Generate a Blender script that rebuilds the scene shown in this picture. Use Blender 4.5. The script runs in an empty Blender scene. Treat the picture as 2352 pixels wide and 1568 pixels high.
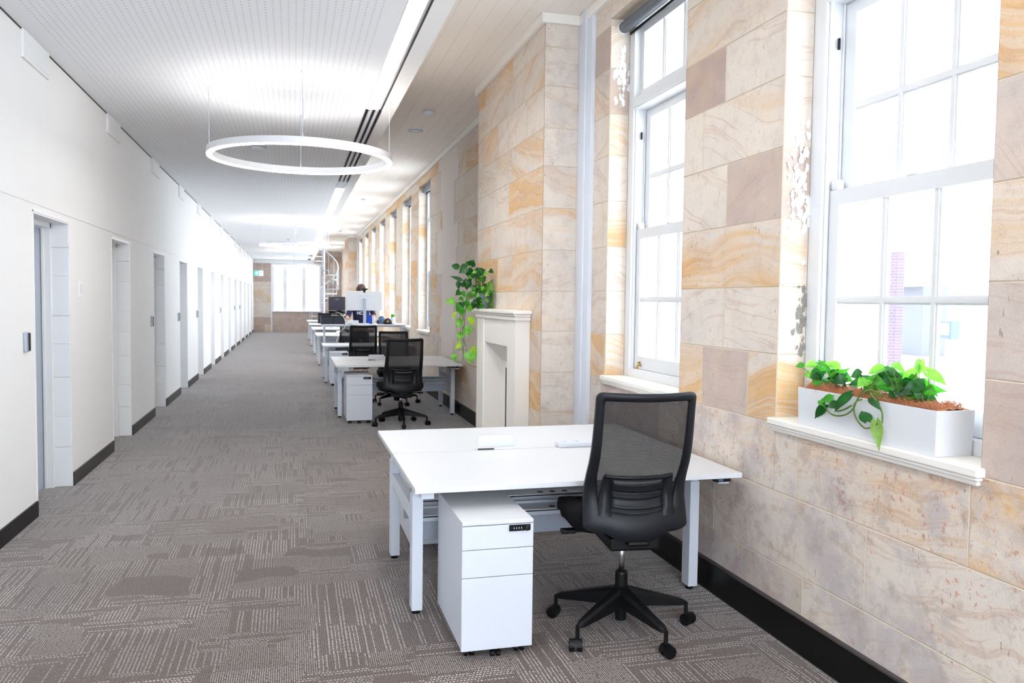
import bpy, bmesh, math, random
from mathutils import Vector, Matrix
C = bpy.context.scene.collection
SC = bpy.context.scene
PI = math.pi
# ---------------------------------------------------------------- camera
F, YAW, PITCH, ROLL, CH = 1855.4, .2652, -.0501, .0124, 1.565
fw = Vector((math.sin(YAW)*math.cos(PITCH), math.cos(YAW)*math.cos(PITCH), math.sin(PITCH)))
rt = Vector((math.cos(YAW), -math.sin(YAW), 0)); up = rt.cross(fw)
c_, s_ = math.cos(ROLL), math.sin(ROLL)
rt, up = rt*c_+up*s_, up*c_-rt*s_
cd = bpy.data.cameras.new('camera'); cam = bpy.data.objects.new('camera', cd); C.objects.link(cam)
cd.sensor_width = 36; cd.sensor_fit = 'HORIZONTAL'; cd.lens = F*36/2352; cd.clip_start = .05; cd.clip_end = 300
M = Matrix((rt, up, -fw)).transposed().to_4x4(); M.translation = Vector((0, 0, CH)); cam.matrix_world = M
cd.dof.use_dof = True; cd.dof.focus_distance = 3.6; cd.dof.aperture_fstop = 8.0
SC.camera = cam
# ---------------------------------------------------------------- world, exposure
W = bpy.data.worlds.new('world'); SC.world = W; W.use_nodes = True
bgn = W.node_tree.nodes['Background']; bgn.inputs[0].default_value = (.79, .885, 1, 1); bgn.inputs[1].default_value = 8.6
SC.view_settings.view_transform = 'Standard'; SC.view_settings.look = 'None'; SC.view_settings.gamma = 1
SC.view_settings.use_curve_mapping = False; SC.view_settings.exposure = 0.53
try: SC.cycles.max_bounces = 8; SC.cycles.diffuse_bounces = 5; SC.cycles.transparent_max_bounces = 12
except Exception: pass
LAMP = 14.0      # brightness of the linear ceiling lights
RING = 20.0
# ---------------------------------------------------------------- materials
def lin(c): return tuple(((x/255)/12.92 if x/255 <= .04045 else ((x/255+.055)/1.055)**2.4) for x in c)
class NT:
    def __init__(s, name):
        s.m = bpy.data.materials.new(name); s.m.use_nodes = True; s.t = s.m.node_tree
        s.b = s.t.nodes['Principled BSDF']; s.out = s.t.nodes['Material Output']
    def n(s, t, **k):
        o = s.t.nodes.new(t)
        for a, b in k.items(): setattr(o, a, b)
        return o
    def l(s, a, b): s.t.links.new(a, b)
    def put(s, node, i, v):
        if hasattr(v, 'is_output') or hasattr(v, 'node'): s.l(v, node.inputs[i])
        elif v is not None: node.inputs[i].default_value = v
    def math(s, op, a, b=None, c=None, clamp=False):
        o = s.n('ShaderNodeMath', operation=op); o.use_clamp = clamp
        s.put(o, 0, a); s.put(o, 1, b); s.put(o, 2, c); return o.outputs[0]
    def mix(s, f, a, b):
        o = s.n('ShaderNodeMix', data_type='RGBA')
        s.put(o, 0, f); s.put(o, 6, a if not isinstance(a, tuple) else (*a, 1)); s.put(o, 7, b if not isinstance(b, tuple) else (*b, 1)); return o.outputs[2]
    def noise(s, vec, scale, detail=2, rough=.5):
        o = s.n('ShaderNodeTexNoise'); s.put(o, 'Vector', vec); o.inputs['Scale'].default_value = scale
        o.inputs['Detail'].default_value = detail; o.inputs['Roughness'].default_value = rough; return o.outputs[0]
    def comb(s, x, y, z):
        o = s.n('ShaderNodeCombineXYZ'); s.put(o, 0, x); s.put(o, 1, y); s.put(o, 2, z); return o.outputs[0]
    def step(s, v, lo, hi):
        o = s.n('ShaderNodeMapRange'); o.interpolation_type = 'SMOOTHSTEP'; s.put(o, 0, v); o.inputs[1].default_value = lo; o.inputs[2].default_value = hi; return o.outputs[0]
    def bump(s, h, dist, strength=1.0):
        o = s.n('ShaderNodeBump'); o.inputs['Distance'].default_value = dist; o.inputs['Strength'].default_value = strength
        s.put(o, 'Height', h); s.l(o.outputs[0], s.b.inputs['Normal'])
    def pos(s):
        g = s.n('ShaderNodeNewGeometry'); x = s.n('ShaderNodeSeparateXYZ'); s.l(g.outputs['Position'], x.inputs[0]); return g.outputs['Position'], x.outputs
    def obj(s):
        g = s.n('ShaderNodeTexCoord'); x = s.n('ShaderNodeSeparateXYZ'); s.l(g.outputs['Object'], x.inputs[0]); return g.outputs['Object'], x.outputs
def mat(name, col, rough=.5, metal=0, var=.04, nscale=30, bump=0, spec=.5, sss=0):
    k = NT(name); c = lin(col); v, _ = k.obj(); n = k.noise(v, nscale)
    k.l(k.mix(n, tuple(x*(1-var) for x in c), tuple(min(1, x*(1+var)) for x in c)), k.b.inputs['Base Color'])
    k.b.inputs['Roughness'].default_value = rough; k.b.inputs['Metallic'].default_value = metal; k.b.inputs['Specular IOR Level'].default_value = spec
    if bump: k.bump(n, bump)
    return k.m
def emit(name, col, s):
    k = NT(name); k.b.inputs['Base Color'].default_value = (*col, 1); k.b.inputs['Emission Color'].default_value = (*col, 1); k.b.inputs['Emission Strength'].default_value = s; return k.m

white_wall = mat('white_wall_paint', (243, 242, 241), .7, var=.015, nscale=3)
cream = mat('cream_paint', (243, 239, 232), .5, var=.02, nscale=4)
white = mat('white_laminate', (222, 224, 228), .38, var=.01)
powder = mat('white_powder_coat', (220, 226, 236), .4, var=.015, nscale=80)
gloss = mat('white_gloss_paint', (240, 241, 242), .3, var=.02, nscale=6)
winp = mat('window_paint', (229, 231, 234), .35, var=.02, nscale=6)
gray_m2 = mat('old_grey_mortar', (150, 144, 138), .95, var=.3, nscale=60, bump=.004)
gray_m = mat('pale_grey_metal', (178, 186, 200), .4, .3)
black = mat('black_plastic', (11, 12, 15), .45, var=.1, spec=.3)
shell = mat('charcoal_plastic', (19, 22, 28), .45, var=.06, nscale=60, spec=.35)
darkfab = mat('black_seat_fabric', (15, 15, 17), .9, var=.3, nscale=400, bump=.0006, spec=.2)
skirt = mat('black_skirting_paint', (10, 9, 11), .4, var=.25, nscale=8, spec=.25)
skirt_top = mat('grey_skirting_top', (74, 66, 66), .8, var=.3, nscale=60)  # top strip of the skirting, greyer than its face
skirt_far = mat('charcoal_skirting', (44, 40, 40), .4, var=.15, nscale=8)
chrome = mat('chrome', (214, 218, 226), .28, 1)
brass = mat('brass', (190, 150, 60), .25, 1)
blind_m = mat('grey_blind_fabric', (92, 98, 108), .5, var=.05, nscale=90)
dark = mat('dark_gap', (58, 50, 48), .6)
anod = mat('anodised_diffuser', (120, 112, 110), .4, .4)
coir = mat('coconut_fibre', (186, 122, 86), .9, var=.4, nscale=70)
coir2 = mat('coconut_fibre_pale', (206, 150, 108), .9, var=.3, nscale=40)
pot_m = mat('slate_grey_pot', (122, 128, 138), .5, var=.05)
soil = mat('potting_bark', (84, 50, 34), .95, var=.5, nscale=60)
sandplain = mat('mortar', (214, 200, 182), .9, var=.12, nscale=14, bump=.002)
skin_m = mat('skin', (196, 142, 116), .55, var=.05)
hair_m = mat('brown_hair', (66, 38, 30), .55, var=.6, nscale=60, bump=.01)
navy = mat('navy_cotton', (22, 26, 62), .85, var=.15)
denim = mat('dark_denim', (40, 46, 66), .9, var=.2)
blue = mat('bright_blue_cloth', (38, 78, 190), .8, var=.2, nscale=12)
bluegrey = mat('slate_blue_fabric', (86, 108, 140), .85, var=.15)
gold = mat('gold_embroidery', (206, 172, 84), .6)
lapm = mat('graphite_laptop_lid', (78, 76, 90), .4, .2)
orange = mat('cardboard_lid', (204, 140, 96), .7)
green = mat('exit_green', (20, 150, 120), .4)
lampm = emit('linear_light_diffuser', (1, .99, .975), LAMP)
ringm = emit('ring_light_diffuser', (1, .98, .95), RING)
signw = emit('exit_sign_face', (.85, 1, .97), 1.2)
signg = emit('exit_sign_green', (.02, .42, .32), 1.0)
stems = mat('vine_stem', (96, 128, 52), .6, var=.2)
leafm = []
for nm, c in (('leaf_dark', (30, 92, 34)), ('leaf_mid', (66, 152, 40)), ('leaf_light', (122, 196, 66)), ('leaf_lime', (168, 214, 40)), ('leaf_variegated', (132, 170, 74))):
    k = NT(nm); v, x = k.obj(); n = k.noise(v, 26, 3); cc = lin(c)
    k.l(k.mix(k.step(n, .35, .7), tuple(q*.72 for q in cc), tuple(min(1, q*1.3) for q in cc)), k.b.inputs['Base Color'])
    k.b.inputs['Roughness'].default_value = .33
    tr = k.n('ShaderNodeBsdfTranslucent'); tr.inputs[0].default_value = (*(min(1, q*1.5) for q in cc), 1)
    mx = k.n('ShaderNodeMixShader'); mx.inputs[0].default_value = .35; k.l(k.b.outputs[0], mx.inputs[1]); k.l(tr.outputs[0], mx.inputs[2]); k.l(mx.outputs[0], k.out.inputs[0])
    leafm.append(k.m)
# glass
k = NT('window_glass'); tp = k.n('ShaderNodeBsdfTransparent'); tp.inputs[0].default_value = (.97, .985, .98, 1); gl = k.n('ShaderNodeBsdfGlossy'); gl.inputs['Roughness'].default_value = .02
fr = k.n('ShaderNodeLayerWeight'); mx = k.n('ShaderNodeMixShader'); k.l(k.math('ADD', .02, k.math('MULTIPLY', k.math('POWER', fr.outputs['Facing'], 5.0), .35)), mx.inputs[0]); k.l(tp.outputs[0], mx.inputs[1]); k.l(gl.outputs[0], mx.inputs[2]); k.l(mx.outputs[0], k.out.inputs[0]); glass = k.m
# chair mesh : woven grid with real see-through holes
k = NT('chair_mesh_weave'); v, x = k.obj()
gx = k.math('ABSOLUTE', k.math('SUBTRACT', k.math('FRACT', k.math('MULTIPLY', x[0], 300)), .5)); gz = k.math('ABSOLUTE', k.math('SUBTRACT', k.math('FRACT', k.math('MULTIPLY', x[2], 210)), .5))
hole = k.math('MULTIPLY', k.step(gx, .36, .24), k.step(gz, .40, .30))
k.b.inputs['Base Color'].default_value = (.012, .012, .014, 1); k.b.inputs['Roughness'].default_value = .7
tp = k.n('ShaderNodeBsdfTransparent'); mx = k.n('ShaderNodeMixShader'); k.l(k.math('MULTIPLY', hole, .29), mx.inputs[0]); k.l(k.b.outputs[0], mx.inputs[1]); k.l(tp.outputs[0], mx.inputs[2]); k.l(mx.outputs[0], k.out.inputs[0]); weave = k.m
# perforated ceiling
k = NT('perforated_ceiling'); p, x = k.pos(); P = .046
ix = k.math('FLOOR', k.math('DIVIDE', x[0], P/2))
fx = k.math('SUBTRACT', k.math('FRACT', k.math('DIVIDE', x[0], P)), .5); fy = k.math('SUBTRACT', k.math('FRACT', k.math('DIVIDE', x[1], P)), .5)
d = k.math('SQRT', k.math('ADD', k.math('MULTIPLY', fx, fx), k.math('MULTIPLY', fy, fy)))
inx = k.math('MULTIPLY', k.math('GREATER_THAN', x[0], -1.617), k.math('LESS_THAN', x[0], .535))
seam = k.math('GREATER_THAN', k.math('ABSOLUTE', k.math('SUBTRACT', k.math('FRACT', k.math('DIVIDE', x[1], 2.4)), .5)), .4875)
h = k.math('MULTIPLY', k.math('MULTIPLY', k.step(d, .165, .11), inx), k.math('SUBTRACT', 1, seam))
k.l(k.mix(h, (.925, .94, .97), (.58, .61, .66)), k.b.inputs['Base Color']); k.b.inputs['Roughness'].default_value = .8; perf = k.m
# boarded ceiling
k = NT('boarded_ceiling'); p, x = k.pos(); f = k.math('ABSOLUTE', k.math('SUBTRACT', k.math('FRACT', k.math('DIVIDE', x[0], .135)), .5)); g = k.step(f, .485, .495)
k.l(k.mix(g, lin((250, 242, 234)), lin((228, 218, 210))), k.b.inputs['Base Color']); k.b.inputs['Roughness'].default_value = .55; k.bump(k.math('SUBTRACT', 1, g), .001); boards = k.m
# carpet
k = NT('carpet_tiles'); p, x = k.pos()
wob = k.math('MULTIPLY', k.math('SUBTRACT', k.noise(p, 5, 1), .5), .006)
X = k.math('ADD', x[0], wob); Y = k.math('ADD', x[1], wob)
PX, PY = .0165, .0135
def wn(a, b, c):
    o = k.n('ShaderNodeTexWhiteNoise', noise_dimensions='3D'); k.l(k.comb(a, b, c), o.inputs[0]); return o.outputs[0]
def cell(sx, sy, off):
    a = k.math('FLOOR', k.math('ADD', k.math('DIVIDE', x[0], sx), k.math('MULTIPLY', k.noise(p, 2.1, 2), off))); b = k.math('FLOOR', k.math('ADD', k.math('DIVIDE', x[1], sy), k.math('MULTIPLY', k.noise(p, 2.9, 2), off))); return a, b
def dots(px, py, lo, hi, swap=False):
    u_, v_ = (Y, X) if swap else (X, Y)
    ci = k.math('FLOOR', k.math('DIVIDE', u_, px)); odd = k.math('MULTIPLY', k.math('MODULO', ci, 2), .5)
    fu = k.math('ABSOLUTE', k.math('SUBTRACT', k.math('FRACT', k.math('DIVIDE', u_, px)), .5)); fv = k.math('ABSOLUTE', k.math('SUBTRACT', k.math('FRACT', k.math('ADD', k.math('DIVIDE', v_, py), odd)), .5))
    return ci, k.math('MULTIPLY', k.step(fu, hi, lo), k.step(fv, .38, .24))
cA, dA = dots(.0165, .0135, .12, .26); cB, dB = dots(.0092, .0118, .16, .34); cR, dR = dots(.0185, .0150, .14, .30, True)
a1, b1 = cell(.5, .5, 0.0); a2, b2 = cell(.21, .31, 1.0); a3, b3 = cell(.46, .155, 1.9)
r1 = wn(a1, b1, 1.0); r2 = wn(a2, b2, 2.0); r3 = wn(a3, b3, 3.0)
on = k.math('GREATER_THAN', wn(cA, b2, 5.0), .30); onr = k.math('GREATER_THAN', wn(cR, a2, 6.0), .45)
tA = k.math('MULTIPLY', dA, on); tR = k.math('MULTIPLY', dR, onr)
selB = k.math('GREATER_THAN', r2, .62); selR = k.math('LESS_THAN', r3, .25)
m1 = k.math('ADD', k.math('MULTIPLY', tA, k.math('SUBTRACT', 1, selB)), k.math('MULTIPLY', k.math('MULTIPLY', dB, selB), .8))
m2 = k.math('ADD', k.math('MULTIPLY', m1, k.math('SUBTRACT', 1, selR)), k.math('MULTIPLY', tR, selR))
plain = k.math('MULTIPLY', k.math('GREATER_THAN', r3, .95), k.math('GREATER_THAN', r2, .30))
brk = k.step(k.noise(p, 90, 1), .36, .50)
amt = k.math('MULTIPLY', k.math('MULTIPLY', k.math('MAXIMUM', m2, k.math('MULTIPLY', dB, .28)), k.math('SUBTRACT', 1, k.math('MULTIPLY', plain, .7))), k.math('MULTIPLY', brk, k.math('ADD', .5, k.math('MULTIPLY', wn(b1, a3, 4.0), .5))))
grain = k.noise(p, 230, 3, .8)
base = k.mix(k.step(grain, .36, .66), lin((54, 44, 40)), lin((130, 113, 105)))
base2 = k.mix(k.math('MULTIPLY', r3, .35), base, lin((86, 74, 70)))
k.l(k.mix(k.math('MULTIPLY', amt, .84), base2, lin((226, 219, 216))), k.b.inputs['Base Color'])
k.b.inputs['Roughness'].default_value = .95; k.b.inputs['Specular IOR Level'].default_value = .15
k.b.inputs['Sheen Weight'].default_value = 1.0; k.b.inputs['Sheen Roughness'].default_value = .18
k.bump(k.math('ADD', grain, k.math('MULTIPLY', amt, 1.2)), .003, .6); carpet = k.m
# sandstone : attribute blk = (warm, random, mauve/brown, dirt)
k = NT('sandstone'); p, x = k.pos()
at = k.n('ShaderNodeAttribute', attribute_name='blk'); sp = k.n('ShaderNodeSeparateColor'); k.l(at.outputs['Color'], sp.inputs[0]); R, G, B = sp.outputs; A = at.outputs['Alpha']
s = k.math('ADD', x[0], x[1]); z = x[2]
q = k.comb(k.math('ADD', s, k.math('MULTIPLY', G, 37)), k.math('ADD', z, k.math('MULTIPLY', G, 19)), k.math('MULTIPLY', G, 11))
w = k.noise(q, 1.5, 2); w2 = k.noise(q, 5, 3)
ang = k.math('MULTIPLY', k.math('SUBTRACT', G, .5), .9)
t = k.math('ADD', z, k.math('ADD', k.math('MULTIPLY', s, ang), k.math('ADD', k.math('MULTIPLY', w, .34), k.math('MULTIPLY', w2, .05))))
band = k.noise(k.comb(k.math('MULTIPLY', t, 7), k.math('MULTIPLY', s, .35), k.math('MULTIPLY', G, 50)), 1.0, 4, .6)
finel = k.noise(k.comb(k.math('MULTIPLY', t, 55), k.math('MULTIPLY', s, 1.0), G), 1.0, 2, .6)
warm = k.math('MULTIPLY', k.step(k.math('ADD', band, k.math('ADD', k.math('MULTIPLY', R, .42), k.math('MULTIPLY', k.math('SUBTRACT', finel, .5), .35))), .62, .98), k.math('ADD', .25, R), clamp=True)
c0 = k.mix(w, lin((222, 214, 205)), lin((234, 221, 206)))
c1 = k.mix(w2, lin((230, 196, 152)), lin((222, 176, 118)))
col = k.mix(warm, c0, c1)
redl = k.math('MULTIPLY', k.step(k.math('ABSOLUTE', k.math('SUBTRACT', band, .56)), .022, .0), .26); col = k.mix(redl, col, lin((186, 128, 90)))
mauve = k.mix(k.step(w2, .35, .65), lin((196, 170, 154)), lin((178, 156, 148)))
col = k.mix(k.math('MULTIPLY', B, .85), col, mauve)
# dirt: lilac weathering, remnants of orange paint, dark pits
dn = k.noise(p, 2.6, 5, .65); dn2 = k.noise(p, 34, 3, .7)
col = k.mix(k.math('MULTIPLY', k.math('MULTIPLY', A, k.step(dn, .44, .62)), .72), col, lin((186, 180, 184)))
fl = k.math('MULTIPLY', k.math('MULTIPLY', k.step(dn2, .585, .64), k.step(k.noise(p, 2.1, 2), .46, .58)), A)
col = k.mix(k.math('MULTIPLY', fl, .75), col, lin((206, 138, 108)))
pv = k.comb(k.math('MULTIPLY', x[0], 46), k.math('MULTIPLY', x[1], 46), k.math('MULTIPLY', z, 22))
pits = k.math('MULTIPLY', k.step(k.noise(pv, 1.0, 2, .6), .68, .74), k.step(k.noise(p, 1.5, 2), .46, .62))
col = k.mix(k.math('MULTIPLY', pits, .6), col, lin((120, 112, 116)))
mot = k.noise(p, 11, 5, .7); col = k.mix(k.math('MULTIPLY', k.math('MULTIPLY', k.step(mot, .48, .66), k.math('ADD', .25, A)), .42), col, lin((178, 160, 148)))
mot2 = k.noise(p, 4.3, 6, .75); col = k.mix(k.math('MULTIPLY', k.math('MULTIPLY', k.step(mot2, .53, .60), A), .5), col, lin((224, 216, 208)))
rp = k.math('MULTIPLY', k.math('MULTIPLY', k.step(k.noise(p, 1.3, 4, .6), .60, .64), k.step(dn2, .44, .56)), A); col = k.mix(k.math('MULTIPLY', rp, .5), col, lin((150, 112, 108)))
grain = k.noise(p, 210, 2, .7); col = k.mix(k.math('MULTIPLY', k.step(grain, .40, .75), .22), col, lin((140, 110, 90)))
k.l(col, k.b.inputs['Base Color']); k.b.inputs['Roughness'].default_value = .9; k.b.inputs['Specular IOR Level'].default_value = .2
k.bump(k.math('ADD', k.math('ADD', k.math('MULTIPLY', mot, k.math('ADD', .4, k.math('MULTIPLY', A, 2.5))), k.math('MULTIPLY', grain, .4)), k.math('ADD', k.math('MULTIPLY', finel, .4), k.math('SUBTRACT', dn2, pits))), .004, .5); stone = k.m
plaster = mat('smooth_plaster', (226, 216, 208), .85, var=.03, nscale=2)
ext_w = mat('exterior_white_paint', (240, 240, 240), .7, var=.02)
k = NT('weatherboards'); p, x = k.pos(); f = k.math('FRACT', k.math('DIVIDE', x[0], .16)); k.l(k.mix(k.step(f, .9, .97), (.8, .8, .8), (.42, .42, .46)), k.b.inputs['Base Color']); soffit_m = k.m
ext_g = mat('pale_paving', (236, 234, 230), .9, var=.08, nscale=3)
k = NT('exterior_brick'); p, x = k.pos(); bt = k.n('ShaderNodeTexBrick'); k.l(k.comb(x[1], x[2], 0), bt.inputs[0]); bt.inputs['Scale'].default_value = 4; bt.inputs[1].default_value = (*lin((78, 58, 70)), 1); bt.inputs[2].default_value = (*lin((66, 54, 70)), 1); bt.inputs[3].default_value = (.12, .10, .12, 1); k.l(bt.outputs[0], k.b.inputs[0]); brick = k.m
teal = mat('blue_utility_box', (63, 73, 80), .5)
slate = mat('blue_grey_paint', (76, 76, 83), .6)

# ---------------------------------------------------------------- mesh helpers
class MB:
    def __init__(s): s.v = []; s.f = []; s.mi = []; s.col = []
    def quad(s, pts, m=0, col=None):
        n = len(s.v); s.v += [tuple(p) for p in pts]; s.f.append(tuple(range(n, n+len(pts)))); s.mi.append(m); s.col.append(col); return s
    def box(s, x0, x1, y0, y1, z0, z1, m=0, T=None):
        if x0 > x1: x0, x1 = x1, x0
        if y0 > y1: y0, y1 = y1, y0
        if z0 > z1: z0, z1 = z1, z0
        n = len(s.v); P = [(x, y, z) for z in (z0, z1) for y in (y0, y1) for x in (x0, x1)]
        if T: P = [tuple(T @ Vector(p)) for p in P]
        s.v += P
        for f in ((0, 2, 3, 1), (4, 5, 7, 6), (0, 1, 5, 4), (2, 6, 7, 3), (0, 4, 6, 2), (1, 3, 7, 5)): s.f.append(tuple(n+i for i in f)); s.mi.append(m); s.col.append(None)
        return s
    def tube(s, pts, r, n=8, m=0, cap=True):
        pts = [Vector(p) for p in pts]; rs = r if isinstance(r, (list, tuple)) else [r]*len(pts)
        base = len(s.v); pu = None
        for i, p in enumerate(pts):
            d = (pts[min(i+1, len(pts)-1)]-pts[max(i-1, 0)]).normalized()
            if pu is None: a = Vector((0, 0, 1)) if abs(d.z) < .9 else Vector((1, 0, 0)); u = d.cross(a).normalized()
            else: u = (pu-d*pu.dot(d)).normalized()
            pu = u; w = d.cross(u)
            for j in range(n): t = 2*PI*j/n; s.v.append(tuple(p+(u*math.cos(t)+w*math.sin(t))*rs[i]))
        for i in range(len(pts)-1):
            for j in range(n):
                s.f.append((base+i*n+j, base+i*n+(j+1) % n, base+(i+1)*n+(j+1) % n, base+(i+1)*n+j)); s.mi.append(m); s.col.append(None)
        if cap:
            s.f.append(tuple(base+j for j in reversed(range(n)))); s.f.append(tuple(base+(len(pts)-1)*n+j for j in range(n))); s.mi += [m, m]; s.col += [None, None]
        return s
    def lathe(s, prof, cx, cy, n=24, m=0, z0=0):
        b = len(s.v)
        for r, z in prof:
            for j in range(n): t = 2*PI*j/n; s.v.append((cx+r*math.cos(t), cy+r*math.sin(t), z0+z))
        for i in range(len(prof)-1):
            for j in range(n): s.f.append((b+i*n+j, b+i*n+(j+1) % n, b+(i+1)*n+(j+1) % n, b+(i+1)*n+j)); s.mi.append(m); s.col.append(None)
        return s
    def grid(s, rows, m=0, closed=False):
        b = len(s.v); nc = len(rows[0])
        for r in rows: s.v += [tuple(p) for p in r]
        for i in range(len(rows)-1):
            for j in range(nc if closed else nc-1): s.f.append((b+i*nc+j, b+i*nc+(j+1) % nc, b+(i+1)*nc+(j+1) % nc, b+(i+1)*nc+j)); s.mi.append(m); s.col.append(None)
        return s
    def build(s, name, mats, parent=None, smooth=False, bevel=0, subd=0, solid=0, seg=2):
        me = bpy.data.meshes.new(name); me.from_pydata(s.v, [], s.f)
        mats = mats if isinstance(mats, (list, tuple)) else [mats]
        for q in mats: me.materials.append(q)
        me.polygons.foreach_set('material_index', s.mi)
        if any(c is not None for c in s.col):
            ca = me.color_attributes.new('blk', 'FLOAT_COLOR', 'CORNER'); i = 0; buf = []
            for f, c in zip(s.f, s.col): buf += list(c or (0, 0, 0, 0))*len(f)
            ca.data.foreach_set('color', buf)
        if smooth: me.polygons.foreach_set('use_smooth', [True]*len(me.polygons))
        o = bpy.data.objects.new(name, me); C.objects.link(o)
        if parent: o.parent = parent
        if solid: q = o.modifiers.new('s', 'SOLIDIFY'); q.thickness = solid; q.offset = 0
        if bevel: q = o.modifiers.new('b', 'BEVEL'); q.width = bevel; q.segments = seg; q.limit_method = 'ANGLE'; q.angle_limit = .6; q.harden_normals = False
        if subd: q = o.modifiers.new('d', 'SUBSURF'); q.levels = subd; q.render_levels = subd
        return o
def Box(name, b, m, parent=None, bevel=0): return MB().box(*b).build(name, m, parent, bevel=bevel)
def tag(o, label, cat, group=None, kind=None):
    if label: o['label'] = label
    if cat: o['category'] = cat
    if group: o['group'] = group
    if kind: o['kind'] = kind
    return o
def thing(name, label, cat, loc=(0, 0, 0), rz=0, group=None):
    o = bpy.data.objects.new(name, None); o.empty_display_size = .1; C.objects.link(o); o.location = loc; o.rotation_euler = (0, 0, rz)
    return tag(o, label, cat, group)
def struct(o, label=None): o['kind'] = 'structure'; return tag(o, label, None)
def kids(o): return [c for c in C.objects if c.parent == o]
def copy_tree(o, parent=None):
    c = o.copy(); C.objects.link(c); c.parent = parent
    for ch in kids(o): copy_tree(ch, c)
    return c
# ================================================================= SETTING
XL, XR, HC, HR, YF, YB = -1.752, 2.21, 3.34, 3.80, 38.9, -5.0
struct(MB().box(XL-.6, XR+.5, YB, YF+.3, -.12, 0).build('floor', carpet), 'grey brown patterned carpet tile floor')
# left ceiling with a slot for the linear lights
m = MB(); m.box(XL-.3, .6585, YB, YF, HC, HC+.1); m.box(.6585, .812, YB, YF, HC+.07, HC+.12, 1); m.box(.645, .6585, YB, YF, HC+.1, HC+.12); m.box(.812, .938, YB, YF, HC, HC+.12, 1); m.box(.92, .938, YB, YF, HC+.12, HR, 1)
struct(m.build('ceiling', [perf, white_wall]), 'white perforated lowered ceiling over the walkway')
struct(Box('ceiling', (.90, XR+.45, YB, YF, HR, HR+.1), boards), 'white boarded high ceiling along the stone wall')
# left wall: doorways every 2.525 m
ND = 13; D0, DP, DW, DH = 6.36, 2.525, .93, 2.15; TH = .5
m = MB(); ys = [YB]
for i in range(ND): ys += [D0+DP*i, D0+DP*i+DW]
ys.append(YF)
for i in range(0, len(ys), 2): m.box(XL-TH, XL, ys[i], ys[i+1], 0, DH)
m.box(XL-TH, XL, YB, YF, DH, 2.205); m.box(XL-TH, XL+.005, YB, YF, 2.205, HC)
struct(m.build('wall_left', white_wall), 'long white plastered wall with a row of doorways')
for i in range(0, len(ys), 2):
    y0, y1 = ys[i], ys[i+1]
    if i: y0 += .012
    if i < len(ys)-2: y1 -= .03
    struct(Box('baseboard_left', (XL, XL+.014, y0, y1, 0, .112), skirt if i < 2 else skirt_far, bevel=.002), 'black skirting at the foot of the white wall')
ords = ['first', 'second', 'third', 'fourth', 'fifth', 'sixth', 'seventh', 'eighth', 'ninth', 'tenth', 'eleventh', 'twelfth', 'thirteenth']
for i in range(ND):
    y0 = D0+DP*i; y1 = y0+DW
    d = bpy.data.objects.new('door_%d' % (i+1), None); C.objects.link(d); d.location = (XL, y0, 0); struct(d, 'recessed white doorway, %s from the camera' % ords[i])
    m = MB()   # painted block reveal with offset blocks, then timber frame
    zs = [0, .33, .58, .9, 1.17, 1.4, 1.72, 1.95, DH]
    for j in range(len(zs)-1):
        e = .003 if j % 2 else 0.0
        m.box(-.125-e*6, 0, DW-.012-e, DW, zs[j]+.003, zs[j+1]-.003); m.box(-.125, 0, 0, .012+e, zs[j]+.003, zs[j+1]-.003)
    m.box(-.13, .0, 0, DW, DH-.012, DH); m.build('reveal', gloss, d, bevel=.002)
    m = MB(); m.box(-.30, -.125, DW-.04, DW, 0, DH); m.box(-.30, -.125, 0, .04, 0, DH); m.box(-.30, -.125, 0, DW, DH-.05, DH)
    m.box(-.19, -.17, DW-.055, DW-.04, 0, DH-.05); m.box(-.19, -.17, .04, .055, 0, DH-.05); m.build('door_frame', gloss, d, bevel=.002)
    m = MB(); m.box(-.006, .004, -.012, .0, 0, DH+.01); m.box(-.006, .004, DW, DW+.012, 0, DH+.01); m.box(-.006, .004, -.012, DW+.012, DH, DH+.012); m.build('corner_bead', gloss, d)
    m = MB(); m.box(-.235, -.195, .042, DW-.042, .005, DH-.055); m.build('door_leaf', gray_m if i == 0 else gloss, d, bevel=.002)
struct(MB().box(XL+.005, XL+.012, YB, YF, HC-.008, HC).build('trim_8', dark), 'thin dark strip painted as the shadow line between white wall and perforated ceiling')  # dark colour stands in for the shade in the wall-ceiling joint
# wall boxes under the ceiling, card readers, switch
vb = thing('vent_box', '', 'vent', (XL+.005, 6.14, HC-.19), 0, 'white boxes under the ceiling of the left wall')
MB().box(0, .018, 0, .60, .0, .19).build('cover', white_wall, vb, bevel=.003)
m = MB(); m.box(.018, .022, .03, .57, .02, .175); m.build('face_plate', gloss, vb, bevel=.002)
for i in range(12):
    o = vb if i == 0 else copy_tree(vb); o.location.y = 6.14+2.56*i
    o['label'] = 'white box fixed under the ceiling above the %s doorway on the left' % ords[i]
cr = thing('card_reader', '', 'card reader', (XL, 6.10, 1.18), 0, 'card readers beside the left doorways')
MB().box(0, .022, 0, .075, 0, .135).build('housing', gray_m, cr, bevel=.006); MB().box(.022, .027, .035, .073, .006, .128).build('reader_face', black, cr, bevel=.004)
for n, i in enumerate((0, 2, 3, 4, 6, 8, 9)):
    o = cr if n == 0 else copy_tree(cr); o.location.y = D0+DP*i-.26; o['label'] = 'grey and black card reader on the white wall just before the %s doorway' % ords[i]
t = thing('wall_switch', 'small white switch plate between first and second left doorways', 'switch', (XL, 7.56, 1.55))
Box('plate', (0, .012, 0, .075, 0, .145), gloss, t, .003); Box('rocker', (.012, .018, .02, .055, .03, .11), white, t, .002)

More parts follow.
